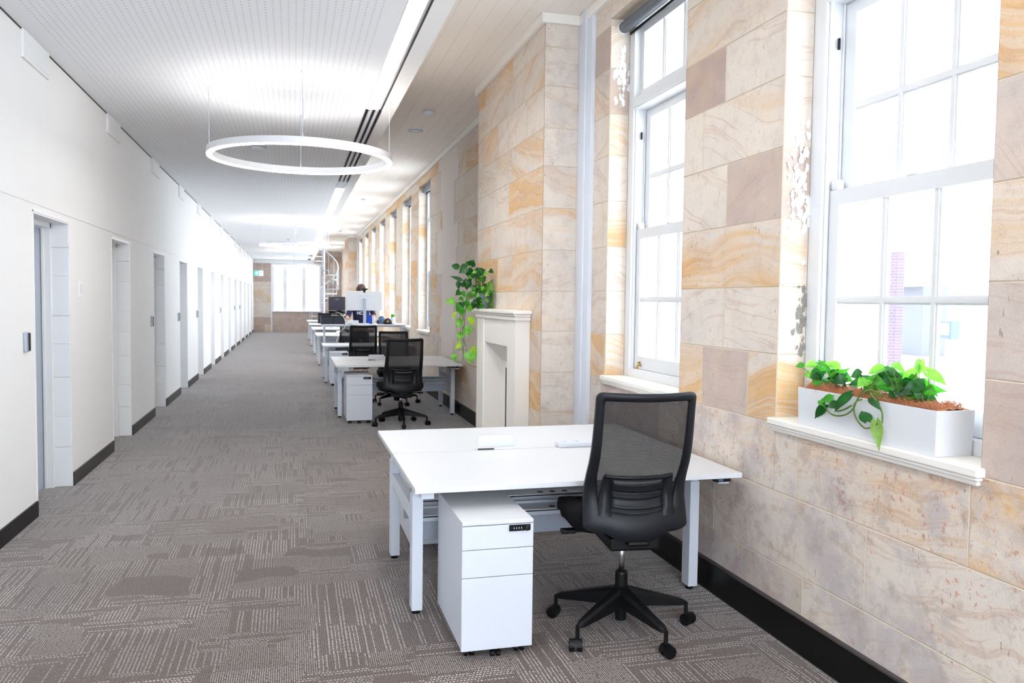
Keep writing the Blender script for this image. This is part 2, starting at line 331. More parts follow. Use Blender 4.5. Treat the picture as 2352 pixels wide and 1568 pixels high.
# ---- stone walls
CZ = [0, .338, .68, 1.0, 1.328, 1.647, 1.97, 2.30, 2.63, 2.925, 3.25, 3.55, 3.80]
T = dict(c=(.27, 0), p=(.52, .05), o=(.80, 0), g=(.02, .12), m=(.1, .75), b=(.35, 1.0), r=(.2, .9), l=(.0, .45), w=(.0, .0))
near = {  # course: list of (y_start, tone) in growing Y, up to 5.9
 0: [(0, 'g'), (1.9, 'c'), (3.1, 'l'), (4.2, 'g'), (5.1, 'c')], 1: [(0, 'c'), (2.7, 'g'), (3.9, 'g'), (5.0, 'l')],
 2: [(0, 'o'), (2.2, 'p'), (3.17, 'p'), (4.6, 'm'), (5.6, 'c')],
 3: [(0, 'm'), (1.6, 'm'), (2.9, 'o'), (3.6, 'm'), (4.07, 'o'), (4.9, 'o'), (5.55, 'o')],
 4: [(0, 'm'), (1.6, 'l'), (2.9, 'w'), (3.85, 'w'), (4.9, 'g')], 5: [(0, 'o'), (1.6, 'p'), (2.9, 'o'), (4.9, 'g')],
 6: [(0, 'm'), (1.5, 'l'), (2.9, 'm'), (3.85, 'c'), (4.9, 'c'), (5.62, 'w')], 7: [(0, 'o'), (1.6, 'o'), (2.9, 'c'), (4.12, 'c'), (4.9, 'w')],
 8: [(0, 'c'), (2.9, 'w'), (3.89, 'b'), (4.9, 'c')], 9: [(0, 'c'), (2.9, 'p'), (4.9, 'p')], 10: [(0, 'p'), (2.9, 'c'), (4.9, 'm')], 11: [(0, 'c'), (2.9, 'o'), (4.9, 'c')]}
def blocks(c, s0, s1, seed, table=None, tones='ccccppoogglmw'):
    r = random.Random(seed*101+c*7); out = []
    s = s0
    if table and c in table:
        L = table[c]
        for i, (a, tn) in enumerate(L):
            b = L[i+1][0] if i+1 < len(L) else 5.9
            if b > s0 and a < s1: out.append((max(a, s0), min(b, s1), T[tn], r.random()))
        s = max(s0, 5.9)
    while s < s1-.01:
        e = min(s1, s+r.uniform(.45, 1.15))
        if s1-e < .25: e = s1
        tn = T[r.choice(tones)]; out.append((s, e, (tn[0]+r.uniform(-.1, .1), max(0, tn[1]+r.uniform(-.05, .1))), r.random())); s = e
    return out
def cut(rects, hole):
    out = []
    a, b, c, d = hole
    for (s0, s1, z0, z1, f) in rects:
        if s1 <= a or s0 >= b or z1 <= c or z0 >= d: out.append((s0, s1, z0, z1, f)); continue
        if s0 < a: out.append((s0, a, z0, z1, dict(f, r=0)))
        if s1 > b: out.append((b, s1, z0, z1, dict(f, l=0)))
        q0, q1 = max(s0, a), min(s1, b)
        if z0 < c: out.append((q0, q1, z0, c, dict(f, t=0)))
        if z1 > d: out.append((q0, q1, d, z1, dict(f, b=0)))
    return out
def stone_face(mb, ax, val, nrm, s0, s1, z1=3.8, holes=(), seed=1, table=None, tones='ccccppoogglmw', z0=0, dirt=None):
    g, dp = .004, .004
    for c in range(len(CZ)-1):
        a, b = max(CZ[c], z0), min(CZ[c+1], z1)
        if b <= a: continue
        rects = [(p, q, a, b, dict(l=1, r=1, t=1, b=1, tone=tn, rnd=rr)) for p, q, tn, rr in blocks(c, s0, s1, seed, table, tones)]
        for h in holes: rects = cut(rects, h)
        for (p, q, u, v, f) in rects:
            dv = (dirt(c, (p+q)/2) if dirt else (.15 if c > 2 else .7)); col = (f['tone'][0], f['rnd'], f['tone'][1], dv)
            P, Q, U, V = p+g*f['l'], q-g*f['r'], u+g*f['b'], v-g*f['t']
            def pt(s, z, d): return (val+d*nrm, s, z) if ax == 0 else (s, val+d*nrm, z)
            F4 = [pt(P, U, 0), pt(Q, U, 0), pt(Q, V, 0), pt(P, V, 0)]; B4 = [pt(p, u, -dp), pt(q, u, -dp), pt(q, v, -dp), pt(p, v, -dp)]
            flip = (ax == 0 and nrm > 0) or (ax == 1 and nrm < 0)
            mb.quad(F4 if flip else F4[::-1], 0, col)
            for i in range(4):
                j = (i+1) % 4; e = [B4[i], B4[j], F4[j], F4[i]]; mb.quad(e if flip else e[::-1], 1, col)
WZ0, WZ1 = .97, 3.60
wins = [(2.16, 3.353), (4.345, 5.53)]+[(13.42+2.28*i, 13.42+2.28*i+1.30) for i in range(7)]
far_extra = [(32.6, 33.9), (35.2, 36.5)]
back_w = [(-4.4, -3.2), (-2.2, -1.01), (-.02, 1.17)]
allw = back_w+wins+far_extra
holes = [(a, b, WZ0, WZ1) for a, b in allw]
patch_zone = (11.2, 12.4)
m = MB()
stone_face(m, 0, XR, -1, YB, 6.12, holes=holes, seed=3, table=near, dirt=lambda c, y: (.9 if c < 3 else .25))
stone_face(m, 0, XR, -1, 8.45, 29.0, holes=holes, seed=8, tones='cccpppoogw', dirt=lambda c, y: .35 if c < 3 else .05)
stone_face(m, 0, XR, -1, 31.4, YF, holes=holes, seed=12, tones='cccppoogw', dirt=lambda c, y: .2)
# chimney breasts
for (y0, y1, sd) in ((6.12, 8.45, 21), (29.0, 31.4, 33)):
    hl = [(6.60, 7.70, 0, 1.18)] if sd == 21 else []
    stone_face(m, 0, 1.9, -1, y0, y1, seed=sd, tones='cpppcpo' if sd == 21 else 'ccppog', holes=hl, dirt=lambda c, y: .2)
    stone_face(m, 1, y0, -1, 1.9, XR, seed=sd+1, tones='ccpcgpc' if sd == 21 else 'ccppo', dirt=lambda c, y: .4)
    stone_face(m, 1, y1, 1, 1.9, XR, seed=sd+2)
# backing and thickness behind the faces
e = .004
edges = [YB]
for a, b in sorted(allw): edges += [a, b]
edges.append(YF)
for i in range(0, len(edges), 2): m.box(XR+e, XR+.45, edges[i], edges[i+1], 0, HR, 1)
m.box(XR+e, XR+.45, YB, YF, 0, WZ0, 1); m.box(XR+e, XR+.45, YB, YF, WZ1, HR, 1)
for (y0, y1) in ((29.0, 31.4),): m.box(1.9+e, XR+.1, y0+e, y1-e, 0, HR, 1)
m.box(1.9+e, XR+.1, 6.12+e, 6.60, 0, HR, 1); m.box(1.9+e, XR+.1, 7.70, 8.45-e, 0, HR, 1); m.box(1.9+e, XR+.1, 6.60, 7.70, 1.18, HR, 1)
# reveals of the openings (lit sides), same stone
for a, b in allw:
    for yy, nr in ((b, -1), (a, 1)):
        tb = None
        if yy == 3.353: tb = {2: [(0, 'c')], 3: [(0, 'o')], 4: [(0, 'w')], 5: [(0, 'p')], 6: [(0, 'm')], 7: [(0, 'w')], 8: [(0, 'w')], 9: [(0, 'p')], 10: [(0, 'c')], 11: [(0, 'c')]}
        if yy == 5.53: tb = {2: [(0, 'c')], 3: [(0, 'o')], 4: [(0, 'w')], 5: [(0, 'w')], 6: [(0, 'o')], 7: [(0, 'w')], 8: [(0, 'p')], 9: [(0, 'm')], 10: [(0, 'c')], 11: [(0, 'c')]}
        stone_face(m, 1, yy+nr*.005, nr, XR, XR+.15, z1=WZ1, z0=WZ0, seed=int(yy*10)+50, table=tb, tones='wccowcg', dirt=lambda c, y: .12)
# plaster patch where a cross wall once stood
r = random.Random(5)
for c in range(12):
    a = 11.16+r.choice((-.12, 0, .16)); b = 12.4+r.choice((-.15, 0, .2, .25)); m.box(XR-.006, XR+.01, a, b, CZ[c], CZ[c+1], 2)
struct(m.build('wall_right', [stone, sandplain, plaster]), 'sandstone block wall with tall windows')
# plaster remnants on reveals: flakes of white paint
def flakes(name, cx, cy, cz, n, sy, sz, ax, seed, label, mt=None):
    r = random.Random(seed); mm = MB()
    for _ in range(n):
        u, v = r.gauss(0, sy), r.gauss(0, sz); R0 = r.uniform(.004, .024); k = r.randint(6, 9); pts = []
        for j in range(k):
            t = 2*PI*j/k; q = R0*r.uniform(.55, 1.3); du, dv = q*math.cos(t)*.7, q*math.sin(t)*1.3
            pts.append((cx+max(-.06, min(.06, u))+du, cy-.0056-.00007*_, cz+v+dv))
        mm.quad(pts)
    return struct(mm.build(name, mt or gloss), label)
flakes('trim_1', 2.30, 3.353, 2.12, 90, .03, .11, 1, 4, 'flaking white paint left on the stone window reveal')
flakes('trim_2', 2.30, 5.53, 3.22, 60, .03, .09, 1, 6, 'flaking white paint on the far window reveal')
flakes('trim_9', 2.33, 3.353, 1.50, 40, .012, .08, 1, 9, 'rough grey mortar patch on the stone window reveal', gray_m2)
# cornice
m = MB()
def corn(x0, x1, y0, y1): m.box(x0, x1, y0, y1, HR-.075, HR)
corn(XR-.035, XR, YB, 6.12); corn(1.865, XR, 6.085, 6.12); corn(1.865, 1.9, 6.12, 8.485); corn(XR-.035, XR, 8.45, 29); corn(1.865, XR, 28.965, 29); corn(1.865, 1.9, 29, 31.4)
struct(m.build('trim_3', cream, bevel=.004), 'cream cornice strip at the top of the stone wall')
# pilaster covers next to the chimney breasts
for n, (y0, y1) in enumerate(((5.83, 6.119), (28.7, 28.99))):
    mm = MB(); mm.box(XR-.03, XR+.002, y0, y1, 0, HR); mm.box(XR-.045, XR-.03, y0+.10, y1-.10, 0, HR)
    struct(mm.build('trim_%d' % (n+4), powder, bevel=.003), 'white full-height cover strip beside the chimney breast')
# skirting right
m = MB()
for (x1, y0, y1) in ((XR, YB, 5.83), (XR, 8.45, 28.7), (XR, 31.4, YF)):
    m.box(x1-.025, x1, y0, y1, 0, .155, 0); m.box(x1-.020, x1, y0, y1, .155, .165, 1)
m.box(1.878, 1.9, 29.0, 31.4, 0, .16, 0); m.box(1.878, XR, 28.978, 29.0, 0, .16, 0)
m.box(1.885, 1.9, 6.10, 6.42, 0, .16, 0); m.box(1.885, 1.9, 7.9, 8.45, 0, .16, 0); m.box(1.885, XR-.046, 6.095, 6.12, 0, .16, 0)
struct(m.build('baseboard_right', [skirt, skirt_top]), 'tall black skirting board at the foot of the stone wall')
# ---- far wall
m = MB(); fh = [(-.93, 1.29, .93, 3.16)]
stone_face(m, 1, YF, -1, XL, XR, holes=[(-.93, 1.29, 0, 3.16)], seed=40, tones='ccppobm', dirt=lambda c, y: .3, z1=3.8)
stone_face(m, 1, YF, -1, -.93, 1.29, seed=43, tones='mrbmr', dirt=lambda c, y: .3, z1=.93)
m.box(XL, -.93, YF+e, YF+.4, 0, HR, 1); m.box(1.29, XR+.4, YF+e, YF+.4, 0, HR, 1); m.box(-.93, 1.29, YF+e, YF+.4, 0, .93, 1); m.box(-.93, 1.29, YF+e, YF+.4, 3.16, HR, 1)
struct(m.build('wall_far', [stone, sandplain]), 'sandstone end wall with a wide window')
m = MB(); m.box(XL, .94, YF-.02, YF, 3.16, HC); m.box(-.95, 1.3, YF-.05, YF+.02, 3.14, 3.20); m.box(-.95, 1.3, YF-.04, YF+.02, 3.02, 3.05); m.box(-.97, -.92, YF-.03, YF+.02, 0, 3.2)
struct(m.build('trim_6', gloss), 'white bulkhead and edge trim over the end window')
wn_ = bpy.data.objects.new('window_20', None); C.objects.link(wn_); wn_.location = (-.93, YF, .93); struct(wn_, 'wide white framed window in the end wall')
m = MB(); m.box(0, 2.22, -.06, .1, 0, .05); m.box(0, 2.22, .02, .1, 2.17, 2.23)
for xx, w_ in ((0, .1), (.50, .16), (1.35, .16), (2.12, .10)): m.box(xx, xx+w_, .02, .12, 0, 2.2)
for xx in (.3, 1.0, 1.8): m.box(xx, xx+.03, .04, .08, 0, 2.2)
m.build('window_frame', gloss, wn_, bevel=.004); MB().quad([(0, .06, 0), (2.22, .06, 0), (2.22, .06, 2.2), (0, .06, 2.2)]).build('pane', glass, wn_)
# ---- wall behind the camera with an unseen opening added to let fill daylight in
m = MB(); m.box(XL-.3, XL+.25, YB-.3, YB, 0, HR); m.box(XR-.2, XR+.45, YB-.3, YB, 0, HR); m.box(XL, XR, YB-.3, YB, 0, .5); m.box(XL, XR, YB-.3, YB, 3.2, HR+.1)
struct(m.build('wall_back', white_wall))

# ================================================================= WINDOWS (right wall)
def window(n, y0, y1, label, detail=True):
    w = bpy.data.objects.new('window_%d' % n, None); C.objects.link(w); w.location = (XR, (y0+y1)/2, 0); struct(w, label)
    hw = (y1-y0)/2; a = hw-.09
    m = MB()   # frame; local x from wall face
    for s in (-1, 1):
        m.box(.15, .30, s*a, s*(hw+.0), 1.03, 3.529); m.box(.165, .185, s*(a-.012), s*a, 1.03, 2.95); m.box(.235, .245, s*(a-.012), s*a, 1.03, 2.95)
    m.box(.15, .30, -hw, hw, 3.53, 3.60); m.box(.15, .30, -a, a, 2.945, 3.03); m.box(.14, .155, -a, a, 2.955, 3.02); m.box(.149, .34, -hw, hw, .99, 1.0295); m.box(.151, .34, -a, a, 1.0295, 1.088)
    m.build('window_frame', winp, w, bevel=.004)
    def sash(name, x0, x1, z0, z1, st, br, tr, mh):
        q = MB(); A = a-.002
        for s in (-1, 1): q.box(x0, x1, s*(A-st), s*A, z0, z1)
        q.box(x0, x1, -A+st, A-st, z0, z0+br); q.box(x0, x1, -A+st, A-st, z1-tr, z1)
        gw = (A-st)*2/3
        for k_ in (-.5, .5): q.box(x0+.006, x1-.006, gw*k_-.010, gw*k_+.010, z0+br, z1-tr); q.box(x0+.014, x1-.014, gw*k_-.018, gw*k_+.018, z0+br, z1-tr)
        if mh: q.box(x0+.0052, x1-.0052, -A+st, A-st, mh-.0104, mh+.0104); q.box(x0+.0131, x1-.0131, -A+st, A-st, mh-.0184, mh+.0184)
        o = q.build(name, winp, w)
        xm = (x0+x1)/2; MB().quad([(xm, -A, z0), (xm, A, z0), (xm, A, z1), (xm, -A, z1)]).build('pane', glass, o)
        if name == 'lower_sash' and detail:
            h = MB()
            for s in (-1, 1): h.box(x0, x1, s*(A-.055), s*(A-.005), z1, z1+.05)
            h.build('sash_horn', winp, o, bevel=.012)
            h = MB(); h.tube([(x0-.004, A-.13, z0+.03), (x0-.03, A-.13, z0+.025), (x0-.034, A-.13, z0+.005)], [.006, .008, .011], 8); h.tube([(x0-.002, A-.11, z0+.045), (x0-.02, A-.11, z0+.045)], .008, 8); h.build('sash_lift', brass, o, smooth=True)
    sash('lower_sash', .19, .232, 1.09, 2.09, .072, .09, .07, 1.588)
    sash('upper_sash', .248, .29, 2.02, 2.94, .078, .07, .055, 2.468)
    sash('transom_sash', .20, .24, 3.03, 3.53, .05, .05, .05, None)
    if detail:
        h = MB()
        for s in (-1, 1): h.tube([(.21, s*(a-.0135), 2.735), (.21, s*(a-.0135), 2.785)], .0065, 8)
        h.build('sash_pulley', black, w); h = MB(); h.tube([(.195, 0, 2.096), (.22, .03, 2.10)], .005, 8); h.box(.20, .23, -.03, .03, 2.09, 2.096); h.build('latch', gray_m, w)
    # moulded sill
    sx = -.035
    q = MB(); q.box(sx, .16, -hw-.016, hw+.016, .998, 1.03); q.box(sx+.006, .0, -hw-.012, hw+.012, .985, .998); q.box(sx+.016, .0, -hw-.004, hw+.004, .968, .985)
    q.box(.006, .16, -hw, hw, .972, 1.0)
    q.build('window_sill', cream, w, bevel=.006)
ordw = ['nearest', 'second'] + [ords[i]+' beyond the fireplace' for i in range(9)]
for i, (a, b) in enumerate(wins+far_extra): window(i+1, a, b, 'tall white sash window, %s' % ordw[i], i < 2)
for i, (a, b) in enumerate(back_w): window(30+i, a, b, 'tall white sash window behind the viewpoint', False)
# roller blinds rolled up at the window heads
for i, (a, b) in enumerate(wins):
    t = thing('roller_blind', 'grey roller blind rolled up at the head of the %s window' % (ordw[i] if i < 2 else ordw[i]), 'blind', (XR, (a+b)/2, 3.535), 0, 'roller blinds at the window heads'); h = (b-a)/2
    MB().tube([(.09, -h+.03, 0), (.09, h-.03, 0)], .04, 20).build('fabric_roll', blind_m, t, smooth=False)
    q = MB()
    for s in (-1, 1): q = MB(); q.tube([(.09, s*(h-.03), 0), (.09, s*(h-.003), 0)], .045, 20); q.box(.075, .15, s*(h-.012), s*(h-.005), 0, .06); q.build('end_bracket', gloss, t)
    Box('hem_bar', (.128, .136, -h+.05, h-.05, -.055, -.035), black, t)

# ================================================================= FIREPLACE
t = thing('fireplace_surround', 'cream painted mantelpiece surround on the sandstone chimney breast', 'fireplace', (1.9, 7.15, 0))
def fy(y): return y-7.15
m = MB()
for a, b in ((6.43, 6.70), (7.60, 7.87)):
    m = MB(); m.box(-.125, .0, fy(a), fy(b), 0, 1.40); m.box(-.135, 0, fy(a)-.01, fy(b)+.01, 0, .14); 
    m.build('pilaster', cream, t, bevel=.004)
m = MB(); m.box(-.115, .0, fy(6.70), fy(7.60), 1.17, 1.40); m.build('frieze', cream, t, bevel=.003)
m = MB(); m.box(-.165, 0, fy(6.365), fy(7.935), 1.455, 1.487); m.box(-.15, 0, fy(6.385), fy(7.915), 1.435, 1.455); m.box(-.14, 0, fy(6.405), fy(7.895), 1.40, 1.435); m.build('mantel_shelf', cream, t, bevel=.008)
m = MB(); m.quad([(-.112, fy(6.70), 1.17), (-.112, fy(7.60), 1.17), (.06, fy(7.60), .99), (.06, fy(6.70), .99)])
m.box(.06, .08, fy(6.74), fy(7.60), 0, .995); m.box(-.11, .08, fy(7.585), fy(7.60), 0, 1.17); m.box(-.11, .08, fy(6.70), fy(6.715), 0, 1.17)
m.box(-.11, .08, fy(6.70), fy(7.60), 0, .03); m.build('insert', cream, t)
Box('firebox_gap', (.052, .062, fy(7.31), fy(7.41), .03, .93), skirt, t)
# ================================================================= CEILING LIGHTS
def linear(y0, y1, label):
    t = thing('linear_light', label, 'light', (.725, (y0+y1)/2, HC+.01), 0, 'linear lights recessed along the ceiling edge'); h = (y1-y0)/2
    MB().box(-.056, .056, -h, h, 0, .02).build('diffuser', lampm, t); q = MB(); q.box(-.066, -.056, -h, h, -.009, .03); q.box(.056, .072, -h, h, -.003, .03); q.box(-.056, .056, -h-.008, -h, -.008, .03); q.box(-.056, .056, h, h+.008, -.008, .03); q.build('housing', white, t)
linear(YB+.1, 7.76, 'long bright recessed light strip nearest the viewpoint')
linear(13.4, 33.6, 'long recessed light strip in the far ceiling beyond the ring light')
t = thing('slot_diffuser', 'dark three-slot air diffuser between the two light strips', 'air diffuser', (.74, 10.2, HC+.005)); h = 2.42
MB().box(-.075, .075, -h, h, .025, .035).build('backing', black, t); q = MB()
for x_ in (-.076, -.05, -.012, .012, .044, .072): q.box(x_-.004, x_+.004, -h, h, -.006, .03)
for x_ in (-.031, .028): q.box(x_-.016, x_+.016, -h, h, -.004, .012, 1)
q.build('slot_blade', [anod, powder], t)
t = thing('blanking_plate', 'short pale blank plate in the ceiling slot before the far light strip', 'ceiling plate', (.735, 13.0, HC)); Box('plate', (-.07, .07, -.38, .38, 0, .02), powder, t)
# dark strip painted in for the shade of the gap right of the lights
struct(MB().box(.797, .812, YB, 7.76, HC+.002, HC+.06).build('trim_7', dark), 'thin dark strip painted as the shadow gap beside the ceiling light strip')
def ring(cx, cy, cz, R, label):
    t = thing('ring_light', label, 'pendant light', (cx, cy, cz), 0, 'ring pendant lights'); n = 96
    def lp(prof, mat_, nm, closed=True):
        rows = [[((R+p[0])*math.cos(2*PI*j/n), (R+p[0])*math.sin(2*PI*j/n), p[1]) for j in range(n)] for p in prof+([prof[0]] if closed else [])]
        return MB().grid(rows, 0, True).build(nm, mat_, t, smooth=False)
    lp([(0, .008), (0, .062), (-.045, .062), (-.045, .008)], white, 'ring_body')
    lp([(-.002, .008), (-.002, 0), (-.043, 0), (-.043, .008)], ringm, 'diffuser')
    lp([(-.010, .058), (-.010, .0625), (-.035, .0625), (-.035, .058)], ringm, 'upper_diffuser')
    for a in (0, .5*PI, PI, 1.5*PI):
        x_, y_ = (R-.022)*math.cos(a), (R-.022)*math.sin(a); w = MB().tube([(x_, y_, .06), (x_, y_, HC-cz)], .0022, 6).build('suspension_wire', gray_m, t)
        MB().tube([(x_, y_, HC-cz-.02), (x_, y_, HC-cz)], .012, 10).build('ceiling_fixing', powder, w)
    MB().tube([(.012, -R+.022, .20), (.012, -R+.022, .36)], .009, 8).build('cable_joiner', powder, t)
    return t
ring(.076, 7.37, 2.766, .783, 'white glowing ring pendant light, the near one above the walkway')
ring(.05, 19.4, 2.766, .783, 'white glowing ring pendant light, the far one down the walkway')
ring(.05, 31.4, 2.766, .783, 'white glowing ring pendant light, the furthest one near the end wall')
def detector(x, y, z, label, r=.055, hh=.035):
    t = thing('smoke_detector', label, 'detector', (x, y, z), 0, 'round ceiling detectors'); MB().lathe([(.0, -hh), (r*.6, -hh), (r*.9, -hh*.6), (r, -hh*.2), (r, 0)], 0, 0, 24).build('dome', powder, t, smooth=True); MB().lathe([(r*1.15, 0), (r*1.15, -.008), (r, -.008)], 0, 0, 24).build('base_ring', gray_m, t)
detector(1.562, 9.65, HR, 'deep round detector on the boarded ceiling, nearest to the stone chimney breast', .065, .05)
detector(1.574, 10.79, HR, 'flat round ceiling speaker disc on the boards behind the deep detector', .085, .012)
detector(1.53, 18.45, HR, 'small round detector on the boarded ceiling halfway down the room')
detector(1.53, 27.3, HR, 'small round detector on the boarded ceiling at the far end')
detector(-.40, 10.07, HC, 'round white detector on the perforated ceiling behind the near ring light', .085, .04)
detector(-.1, 25.5, HC, 'round white detector on the perforated ceiling far down the walkway', .07)
# exit sign
t = thing('exit_sign', 'green and white hanging exit sign by the far left stone pier', 'sign', (-1.46, 37.6, 2.53))
Box('sign_box', (-.2, .2, -.025, .025, 0, .25), white, t, .004); Box('arrow_panel', (-.185, .01, -.029, -.024, .02, .23), signg, t); Box('figure_panel', (.015, .185, -.029, -.024, .02, .23), signw, t)
q = MB(); q.box(-.15, -.03, -.033, -.028, .11, .14); q.quad([(-.12, -.033, .06), (-.06, -.033, .06), (-.03, -.033, .125), (-.06, -.033, .19), (-.12, -.033, .19), (-.075, -.033, .125)]); q.build('arrow', signw, t)
q = MB(); q.tube([(.09, -.033, .185), (.09, -.030, .185)], .018, 10); q.box(.075, .105, -.033, -.029, .10, .165); q.quad([(.075, -.033, .10), (.095, -.033, .10), (.065, -.033, .03), (.045, -.033, .04)]); q.quad([(.09, -.033, .11), (.105, -.033, .10), (.15, -.033, .05), (.135, -.033, .04)]); q.quad([(.06, -.033, .12), (.075, -.033, .16), (.13, -.033, .14), (.12, -.033, .12)]); q.build('running_figure', signg, t)
q = MB(); q.tube([(-.15, 0, .25), (-.15, 0, .81)], .006, 6); q.tube([(.15, 0, .25), (.15, 0, .81)], .006, 6); q.build('hanging_rod', powder, t)
# spiral stair
t = thing('spiral_staircase', 'white steel spiral staircase rising at the far right end', 'staircase', (1.30, 36.2, 0))
MB().tube([(0, 0, 0), (0, 0, HR)], .055, 16).build('pole', powder, t)
R_ = .62
for i in range(19):
    a0 = math.radians(215-i*24); a1 = a0+math.radians(26); z = .2*(i+1); q = MB(); P0 = [(.05*math.cos(a0), .05*math.sin(a0)), (R_*math.cos(a0), R_*math.sin(a0)), (R_*math.cos(a1), R_*math.sin(a1)), (.05*math.cos(a1), .05*math.sin(a1))]
    q.quad([(x_, y_, z) for x_, y_ in P0]); q.quad([(x_, y_, z-.035) for x_, y_ in P0[::-1]])
    for u in range(4):
        v = (u+1) % 4; q.quad([(*P0[u], z-.035), (*P0[v], z-.035), (*P0[v], z), (*P0[u], z)])
    q.build('tread', gray_m, t)
    MB().tube([(R_*math.cos(a0), R_*math.sin(a0), z-.03), (R_*math.cos(a0), R_*math.sin(a0), min(HR, z+.92))], .009, 6).build('baluster', powder, t)
MB().tube([(R_*math.cos(math.radians(215-i*6)), R_*math.sin(math.radians(215-i*6)), 1.10+.05*i) for i in range(54)], .018, 8).build('handrail', powder, t, smooth=True)
# ================================================================= DESKS
DX0, DX1, DD = .527, 2.172, 1.65
def bench(y0, ordn, zn=.72, zf=.72, detail=True):
    t = thing('double_desk', '', 'desk', (DX0, y0, 0), 0, 'white back-to-back height-adjustable desks'); L = DX1-DX0; mid = .825+.04
    for nm, a, b, z in (('near', 0, mid-.008, zn), ('far', mid+.008, DD, zf)):
        o = MB().box(0, L, a, b, z-.025, z).build('desktop', white, t, bevel=.002)
        if zf != zn and nm == 'far': o['label'] = 'raised desktop'
        yl = .40 if nm == 'near' else 1.29
        for x in (.067, L-.067):
            q = MB(); q.box(x-.027, x+.027, yl-.042, yl+.042, .022, .60); q.build('leg', powder, t, bevel=.003)
            q = MB(); q.box(x-.021, x+.021, yl-.034, yl+.034, .50, z-.04); q.box(x-.03, x+.03, (.06 if nm == 'near' else mid+.05), (mid-.08 if nm == 'near' else DD-.06), z-.065, z-.026); q.build('inner_column', powder, t, bevel=.002)
            MB().tube([(x, yl, 0), (x, yl, .024)], .022, 12).build('foot', black, t)
        q = MB(); q.box(.05, L-.05, yl-.02, yl+.02, z-.06, z-.026); q.build('crossbeam', gray_m, t)
        # controller under the right end
        cy = .10 if nm == 'near' else DD-.10; s = -1 if nm == 'near' else 1
        q = MB(); q.box(L-.20, L-.05, cy-.03, cy+.03, z-.045, z-.025); q.box(L-.13, L-.045, cy+s*.03, cy+s*.07, z-.05, z-.027); c = q.build('control_panel', black, t, bevel=.004)
        Box('display', (L-.115, L-.09, cy+s*.0705, cy+s*.072, z-.046, z-.032), bluegrey, c)
    for x in (.067, L-.067): MB().box(x-.022, x+.022, .44, 1.25, .447, .525).build('side_rail', powder, t, bevel=.003)
    q = MB(); q.box(.09, L-.09, .62, .635, .30, .40); q.box(.09, L-.09, 1.05, 1.065, .30, .40); q.build('crossbar', gray_m, t, bevel=.002)
    for y, z in ((.57, .43), (.80, .455)):
        q = MB(); q.box(.12, L-.12, y, y+.16, z, z+.006); q.box(.12, L-.12, y, y+.004, z-.02, z+.012); q.box(.12, L-.12, y+.156, y+.16, z-.02, z+.02); tr = q.build('cable_tray', powder, t)
        q = MB(); 
        for g in range(3):
            for k_ in range(3): MB().box(.46+g*.38+k_*.075, .49+g*.38+k_*.075, y+.05, y+.08, z+.006, z+.0072).build('socket_outlet', dark, tr)
    # propped cable flap in the middle of the split
    q = MB(); q.box(.47, .70, mid-.01, mid+.005, zf, zf+.012); q.box(.49, .70, mid+.02, mid+.026, zf, zf+.075); q.build('cable_flap', white, t, bevel=.002)
    MB().box(.48, .575, mid-.012, mid-.0098, zf+.002, zf+.010).build('flap_gap', dark, t)
    t['label'] = ordn; return t
bench(3.564, 'white double desk nearest the viewpoint, with the black mesh chair in front')
bench(10.44, 'second white double desk, beside the fireplace, with two chairs')
bench(14.98, 'third white double desk whose far half is raised and carries a monitor', zf=1.078)
bench(19.1, 'fourth white double desk, just behind the one with the raised top')
bench(23.1, 'fifth white double desk along the stone wall')
bench(27.05, 'sixth white double desk, before the far chimney breast')
bench(31.0, 'seventh white double desk, nearest the spiral staircase')
# power box on near desk
t = thing('power_box', 'low white power socket box on the near desk beside the black chair', 'power socket', (1.60, 4.44, .72))
MB().box(-.115, .115, -.045, .045, 0, .028).build('housing', powder, t, bevel=.008, seg=3)
for x in (-.07, 0.005):
    q = MB()
    for dx, dy in ((-.009, .008), (.009, .008), (0, -.010)): q.box(x+dx-.0025, x+dx+.0025, dy-.004, dy+.004, .028, .0285)
    q.build('socket', dark, t)
# ================================================================= PEDESTALS
def pedestal(x0, y0, label, rot=False):
    t = thing('mobile_pedestal', label, 'drawer unit', (x0+.16, y0+.30, 0), PI if rot else 0, 'white mobile pedestals under the desks')
    MB().box(-.158, .158, -.288, .30, .045, .594).build('cabinet_body', powder, t, bevel=.002)
    MB().box(-.16, .16, -.302, .30, .596, .612).build('top_panel', white, t, bevel=.002)
    for a, b in ((.490, .592), (.368, .487), (.045, .365)):
        d = MB().box(-.1595, .1595, -.302, -.289, a, b).build('drawer', powder, t, bevel=.0015)
        if a == .490:
            lk = MB().box(.048, .145, -.310, -.302, .563, .585+.006).build('combination_lock', black, d, bevel=.003)
            MB().lathe([(0, .012), (.011, .010), (.013, 0)], 0, 0, 16).build('lock_dial', shell, lk)
            o = C.objects[-1] if False else None
            q = MB()
            for i in range(4): q.box(.068+i*.011, .071+i*.011, -.3112, -.3102, .574, .580)
            q.build('number_wheels', powder, lk)
    for i, (x, y) in enumerate(((-.115, -.24), (.115, -.24), (-.115, .24), (.115, .24), (0, -.27))):
        q = MB(); r_ = .02 if i < 4 else .014
        for s in (-1, 1): q.tube([(x+s*.006, y, r_), (x+s*.022, y, r_)], r_, 14)
        q.tube([(x, y, r_), (x, y, .045)], .008, 8); q.build('caster', black, t)
    return t
def fix_dials():
    for o in C.objects:
        if o.name.startswith('lock_dial'): o.rotation_euler = (PI/2, 0, 0); o.location = (.128, -.310, .576)
pedestal(.700, 3.357, 'white three-drawer pedestal with black combination lock under the near desk')
pedestal(.700, 4.925, 'white pedestal under the far half of the near desk, seen from behind', True)
pedestal(.645, 10.22, 'white three-drawer pedestal under the second desk, left of the two chairs')
